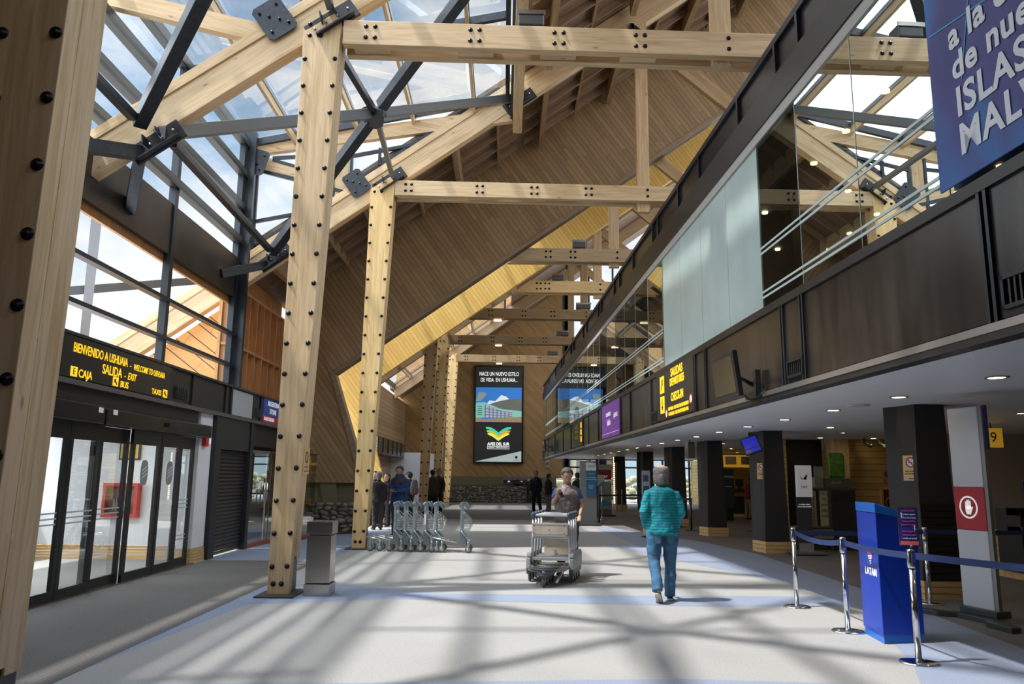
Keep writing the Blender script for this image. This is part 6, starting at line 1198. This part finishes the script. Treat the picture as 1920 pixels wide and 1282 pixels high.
    # hair
    if hair:
        mb = MB(); rg = random.Random(3)
        full = [(-.075, .05), (-.04, .068), (0, .081), (.03, .086), (.07, .083), (.1, .066), (.122, .038), (.131, .012)]
        n = 28
        vs = []; 
        for zi, (z, a) in enumerate(full):
            f = {0: .0, 1: .0}.get(zi, .078 if z < .1 else .06 if z < .12 else .03); bk = (.085, .098, .106, .11, .108, .086, .05, .02)[zi]
            cy = (.082-bk)/2 if z < .1 else ((f-bk)/2); ry = (.082+bk)/2 if z < .1 else (f+bk)/2
            jit = lambda: rg.uniform(-.003, .003)
            vs.append([hp((a+.004+jit())*math.cos(q), cy+(ry+.006+jit())*math.sin(q), z) for q in [2*PI*k/n for k in range(n)]])
        hl = MB(); V = [v for r_ in vs for v in r_]; F = []
        for i in range(len(vs)-1):
            for j in range(n):
                q = 2*PI*(j+.5)/n; sn = math.sin(q); z = full[i][0]
                lim = .35 if z >= .03 else (.05 if z >= -.0 else -.15 if z >= -.045 else -.35)
                if z >= .065: lim = .7
                if z >= .095: lim = 2
                if sn > lim: continue
                if bald and z >= .085: continue
                if bald and z >= .06 and -.95 > 5: continue
                F.append((i*n+j, i*n+(j+1) % n, (i+1)*n+(j+1) % n, (i+1)*n+j))
        if not bald: F.append(tuple(range((len(vs)-1)*n, len(vs)*n)))
        hl.add(V, F, 0, True)
        ho = obj('hair', hl, hair, root); so_ = ho.modifiers.new('solid', 'SOLIDIFY'); so_.thickness = .014; so_.offset = .6; sb = ho.modifiers.new('sub', 'SUBSURF'); sb.levels = sb.render_levels = 1
        if longhair or bald:
            mb = MB()
            if longhair: mb.loft([[hp(a*math.cos(q), -.05+b*math.sin(q), z) for q in [2*PI*k/12 for k in range(12)]] for z, a, b in ((.05, .08, .06), (-.05, .085, .06), (-.14, .09, .045), (-.24, .07, .03), (-.27, .03, .02))])
            else:
                for k in range(60):
                    q = PI+PI*k/59; r_ = rg.uniform(.93, 1.03); x = .082*math.cos(q)*r_; y = -.012+.108*math.sin(q)*r_
                    mb.tube([hp(x*.98, y*.95, .03), hp(x*1.05, y*1.03, -.03), hp(x*1.0+rg.uniform(-.006, .006), y*1.02, -.075), hp(x*1.12+rg.uniform(-.01, .01), y*1.12-.006, -.105-rg.uniform(0, .018))], [.009, .011, .011, .003], 6)
                for k in range(9):
                    a = rg.uniform(-.06, .06); mb.tube([hp(a, .03, .108-abs(a)*.35), hp(a*1.1, -.02, .118-abs(a)*.45), hp(a*1.2, -.07, .098-abs(a)*.4)], [.003, .004, .003], 5)
            ho2 = obj('hair_ends', mb, hair, root)
    # clothes
    if bot:
        mb = MB()
        for S in 'RL':
            h, k, a = J['hip'+S], J['knee'+S], J['ank'+S]; mb.tube([h+Vector((0, 0, .06)), h.lerp(k, .15), h.lerp(k, .5), k, k.lerp(a, .35), k.lerp(a, .75), a+Vector((0, .0, -.03))], [.094*B, .102*B, .090*B, .078, .074, .07, .072], 14)
        torso(mb, .014, .84, 1.0); o = obj('skirt' if skirt else 'trousers', mb, bot, root); remesh(o, vox, 4)
    if top:
        mb = MB(); z0 = .84 if not long_coat else .84
        torso(mb, .026, z0, 1.49)
        if long_coat: mb.loft([ring(z, a, b, 0) for z, a, b in ((.84-long_coat, .20*B, .15*B), (.84, .195*B, .15*B), (.95, .195*B, .15*B))])
        elif True: mb.loft([ring(z, a*B, b*B, -.008) for z, a, b in ((.865, .188, .145), (.88, .192, .152), (.93, .188, .150), (1.0, .180, .140), (1.1, .170, .132))])
        if sleeve == 'long':
            for S in 'RL': arm(mb, S, .021)
        elif sleeve == 'short':
            for S in 'RL': arm(mb, S, .014, .4)
        if collar: mb.tube([Vector((0, -.012, 1.475))+tp(1.47), Vector((0, -.01, 1.53))+tp(1.5)], [(.078, .078), (.07, .07)], 14)
        o = obj('shirt' if sleeve != 'none' else 'vest', mb, topmat or top, root); remesh(o, vox, 5)
    for S in 'RL':
        a, to = J['ank'+S], J['toe'+S]; d = (to-a); d.normalize(); hl_ = a-Vector((d.x, d.y, 0))*.045; up = Vector((0, 0, 1)); dd = Vector((to.x-hl_.x, to.y-hl_.y, to.z-(a.z-.06)))
        base = Vector((hl_.x, hl_.y, a.z-.065)); L_ = dd.length+.06; dd.normalize(); sd = dd.cross(up).normalized(); uu = sd.cross(dd)
        mb = MB(); sections = [(-.01, .026, .06), (.03, .036, .085), (.09, .037, .085), (.14, .040, .065), (.2, .045, .05), (L_-.02, .035, .035), (L_, .015, .02)]
        mb.loft([[base+dd*x+sd*w*math.cos(q)*1.0+uu*(h/2+h/2*math.sin(q)) for q in [2*PI*k/12 for k in range(12)]] for x, w, h in sections]); obj('shoe', mb, shoe or BLK, root)
        mb = MB(); P_ = [(-.02, .022), (.03, .038), (.09, .037), (.2, .047), (L_-.02, .036), (L_+.005, .012)]
        pts = [base+dd*x+sd*w for x, w in P_]+[base+dd*x-sd*w for x, w in P_[::-1]]; mb.prism([p-uu*.008 for p in pts], uu*.022); obj('sole', mb, M('sole_pale', (.55, .50, .42), .7) if shoe and 'navy' in shoe.name else BLK, root)
    root['_J'] = [0]; del root['_J']
    return root, J, tp, hp
JE = cloth('denim', (.045, .135, .25), .85, .5, 7); NV = M('shoe_navy', (.02, .03, .07), .7)
# man in teal, seen from behind, walking
person('man in a teal striped pullover and jeans walking away from the camera', (2.17, 10.75, 0), 0, 1.79, True, stripes('teal_stripes', (.0, .27, .33), (.005, .085, .12)), JE, NV, M('hair_grey', (.20, .185, .17), .8, noise=.6, nscale=60), SK2,
       dict(hipR=(.10, 0, .93), hipL=(-.10, 0, .93), kneeL=(-.12, -.02, .51), ankL=(-.125, -.26, .19), toeL=(-.09, -.16, .02), kneeR=(.105, .03, .50), ankR=(.085, .02, .09), toeR=(.12, .2, .03), elR=(.25, -.06, 1.14), elL=(-.25, -.06, 1.14), wrR=(.20, .12, .93), wrL=(-.20, .12, .93), shR=(.172, -.015, 1.37), shL=(-.172, -.015, 1.37)), .0095, bald=True, build=1.12, head=(-.12, 0))
tm = [o for o in C.objects if o.name.startswith('person')][-1]
mb = MB()
for sx in (-1, 1):
    mb.prism([(sx*.04, -.132, .85), (sx*.125, -.132, .85), (sx*.125, -.132, .76), (sx*.083, -.132, .735), (sx*.04, -.132, .76)], (0, .008, 0))
obj('back_pockets', mb, cloth('denim_pale', (.065, .17, .29), .85, .4, 8), tm)
# man in the vest
vest, J, tpf, hpf = person('man in a brown quilted vest and blue T-shirt reading a phone behind the silver trolleys', (1.10, 13.45, 0), math.radians(172), 1.76, True, cloth('vest_brown', (.15, .115, .11), .5, .7, 16), cloth('trousers_dark', (.04, .04, .045)), BLK, M('hair_dark_grey', (.06, .055, .05), .7, noise=.5, nscale=60), SK,
       dict(elL=(-.26, .0, 1.16), wrL=(-.22, .16, .98), elR=(.235, .02, 1.17), wrR=(.15, .22, 1.30), hipR=(.1, 0, .93)), .0095, sleeve='none', build=1.18, head=(.5, .25), collar=True)
def sleeves(root, J, tpf, mat, g=.012, frac=.62):
    for S in 'RL':
        sh, e = J['sh'+S]+tpf(1.43), J['el'+S]+tpf(1.15); mb = MB(); mb.tube([sh-Vector((.03 if S == 'R' else -.03, 0, -.01)), sh, sh.lerp(e, frac)], [.07, .072, .066], 12); o = obj('sleeve', mb, mat, root); remesh(o, .01, 3)
sleeves(vest, J, tpf, cloth('tshirt_blue', (.03, .10, .34)))
def phone(root, p, rotz=0, m=None):
    mb = MB(); R_ = Matrix.Rotation(rotz, 3, 'Z')@Matrix.Rotation(-.9, 3, 'X'); P = [(-.035, -.005, -.07), (.035, -.005, -.07), (.035, .005, -.07), (-.035, .005, -.07), (-.035, -.005, .07), (.035, -.005, .07), (.035, .005, .07), (-.035, .005, .07)]
    mb.hexa([Vector(p)+R_@Vector(q) for q in P]); o = obj('phone', mb, m or M('phone_black', (.012, .012, .015), .2), None); return o
ph = phone(None, (0, 0, 0), 0); ph.location = (.98, 13.15, 1.33); ph.rotation_euler = (0, 0, .3); tag(ph, 'black phone held up by the man in the vest', 'phone')
# man in the blue jacket
bj, J, tpf, hpf = person('man in a two-tone blue jacket looking at his phone beyond the parked trolleys', (-2.78, 21.2, 0), math.radians(165), 1.86, True, cloth('jacket_blue', (.012, .05, .17), .6, .5, 9), cloth('trousers_navy', (.03, .035, .055)), BLK, M('hair_black', (.012, .011, .012), .4), SK,
       dict(elR=(.25, .02, 1.15), wrR=(.06, .27, 1.14), elL=(-.25, .02, 1.15), wrL=(-.03, .27, 1.13)), .012, build=1.15, head=(.45, .1))
mb = MB(); o_ = mb.loft([[(a*math.cos(q), -.0+b*math.sin(q), z) for q in [2*PI*k/20 for k in range(20)]] for z, a, b in ((1.3, .224, .172), (1.34, .222, .17), (1.42, .225, .15), (1.47, .17, .12), (1.52, .10, .10), (1.56, .105, .10))]); obj('jacket_yoke', mb, cloth('jacket_navy', (.015, .02, .05), .6, .4, 9), bj)
mb = MB(); mb.tube([(-.07, .075, 1.50), (0, .11, 1.43), (.07, .075, 1.50)], .012, 6); obj('white_collar', mb, WHITE, bj)
ph = phone(None, (0, 0, 0)); ph.location = (-2.85, 20.83, 1.27); tag(ph, 'phone in the hands of the man in the blue jacket', 'phone')
DK = cloth('wool_dark', (.022, .019, .018)); DB = cloth('trousers_brown_dark', (.05, .04, .038)); MRN = cloth('maroon_jacket', (.05, .012, .022)); HG = M('hair_grey', (.20, .185, .17), .8); HB = M('hair_black', (.012, .011, .012), .4)
def person_s(*a, **k): return person(*a, vox=.018, **k)[0]
person_s('grey-haired man in a dark coat seen from behind, left of the blue jacket', (-3.76, 23.9, 0), .3, 1.70, True, DK, DB, BLK, HG, SK2, dict(elL=(-.25, .02, 1.15), wrL=(-.16, .2, 1.05)), build=1.2)
person_s('woman with long dark hair in a maroon jacket, between two dark coats', (-3.72, 25.3, 0), 2.6, 1.66, True, MRN, cloth('trousers_black', (.012, .012, .014)), BLK, HB, SK2, dict(elR=(.23, .04, 1.16), wrR=(.1, .22, 1.02), kneeR=(.14, .0, .5), ankR=(.22, 0, .09), toeR=(.3, .1, .03)), longhair=True)
person_s('person in black mostly hidden behind the yellowish column', (-4.15, 25.6, 0), 2.9, 1.72, True, cloth('coat_black', (.014, .013, .015)), cloth('trousers_black', (.012, .012, .014)), BLK, HB, SK2)
bp = person_s('person with a grey backpack behind the man in the blue jacket', (-3.15, 26.5, 0), .9, 1.72, True, cloth('coat_dark_blue', (.02, .022, .035)), DK, BLK, HB, SK)
mb = MB(); mb.loft([[(.0+a*math.cos(q), -.24+b*math.sin(q), z) for q in [2*PI*k/14 for k in range(14)]] for z, a, b in ((.98, .10, .05), (1.02, .15, .09), (1.2, .16, .11), (1.4, .14, .09), (1.48, .09, .05))])
bk = obj('backpack', mb, cloth('backpack_grey', (.10, .10, .10)), None); bk.location = bp.location; bk.rotation_euler = bp.rotation_euler; tag(bk, 'grey backpack worn by the person behind the blue jacket', 'backpack')
mb = MB(); mb.box(-.09, .09, -.37, -.35, 1.05, 1.2); po = obj('pocket', mb, M('pocket_red_trim', (.22, .06, .06), .7), None); po.parent = bk
person_s('person in a dark brown jacket seen from behind before the distant columns', (-2.95, 33.0, 0), .2, 1.85, True, cloth('jacket_brown', (.05, .035, .03)), cloth('trousers_black', (.012, .012, .014)), BLK, HB, SK, build=1.15, long_coat=.1)
person_s('young person in dark clothes facing the camera beside the brown jacket', (-2.85, 35.0, 0), 2.9, 1.88, True, cloth('jacket_dark_red', (.035, .02, .022)), DK, BLK, HB, SK)
g1 = person_s('man in a dark suit with a blue lanyard standing by the far stone wall', (1.52, 36, 0), 2.9, 1.88, True, cloth('suit_navy', (.010, .012, .022)), cloth('trousers_black', (.012, .012, .014)), BLK, HB, SK, dict(ankL=(-.2, -.05, .09), toeL=(-.25, .12, .03), kneeL=(-.14, .02, .5)), build=1.05)
mb = MB(); mb.tube([(-.05, .13, 1.45), (-.01, .155, 1.25), (.0, .155, 1.18), (.01, .155, 1.25), (.05, .13, 1.45)], .01, 5); obj('lanyard', mb, M('lanyard_blue', (.03, .12, .4), .5), g1)
person_s('person in a black jacket and grey trousers turned to the right by the far wall', (2.05, 35.2, 0), -1.2, 1.75, True, cloth('coat_black', (.014, .013, .015)), cloth('trousers_grey', (.13, .135, .14)), BLK, HB, SK, build=1.15)
person_s('child in dark clothes leaning at the far stone wall', (1.62, 48.8, 0), 2.5, 1.55, True, DK, DK, BLK, HB, SK2, dict(elR=(.2, .12, 1.3), wrR=(.08, .15, 1.48)), longhair=True)
person_s('person in a black hooded coat by the far windows, behind the man in the vest', (3.0, 31.5, 0), .5, 1.78, True, cloth('coat_black', (.014, .013, .015)), DK, BLK, HB, SK, build=1.3)
person_s('woman in a dark coat at the far windows, half hidden by the blue totem', (4.15, 44, 0), .2, 1.75, True, DK, DK, BLK, HB, SK2, longhair=True)
person_s('person in a red jacket and light trousers leaning at the far check-in', (10.0, 32.0, 0), -.9, 1.72, True, cloth('jacket_red', (.16, .01, .02)), cloth('trousers_khaki', (.20, .17, .13)), BLK, HB, SK2, dict(lean=(0, .16, 0), elL=(-.2, .12, 1.15), wrL=(-.1, .3, 1.1)))
for x, y, lab in ((3.75, 25.2, 'person sitting upstairs behind the balcony glass, near the purple poster'), (3.6, 38, 'dark figure standing upstairs near the far end of the balcony'), (3.9, 16.6, 'fair-haired person upstairs beside the frosted glass')):
    person_s(lab, (x, y, 3.6-(.45 if y < 30 else .3)), 1.4, 1.7, True, cloth('coat_dark_blue', (.02, .022, .035)) if y > 20 else WHITE, DK, BLK, HB if y > 20 else M('hair_fair', (.35, .22, .1), .6), SK2)
for o in C.objects:
    if '_local' in o: del o['_local']
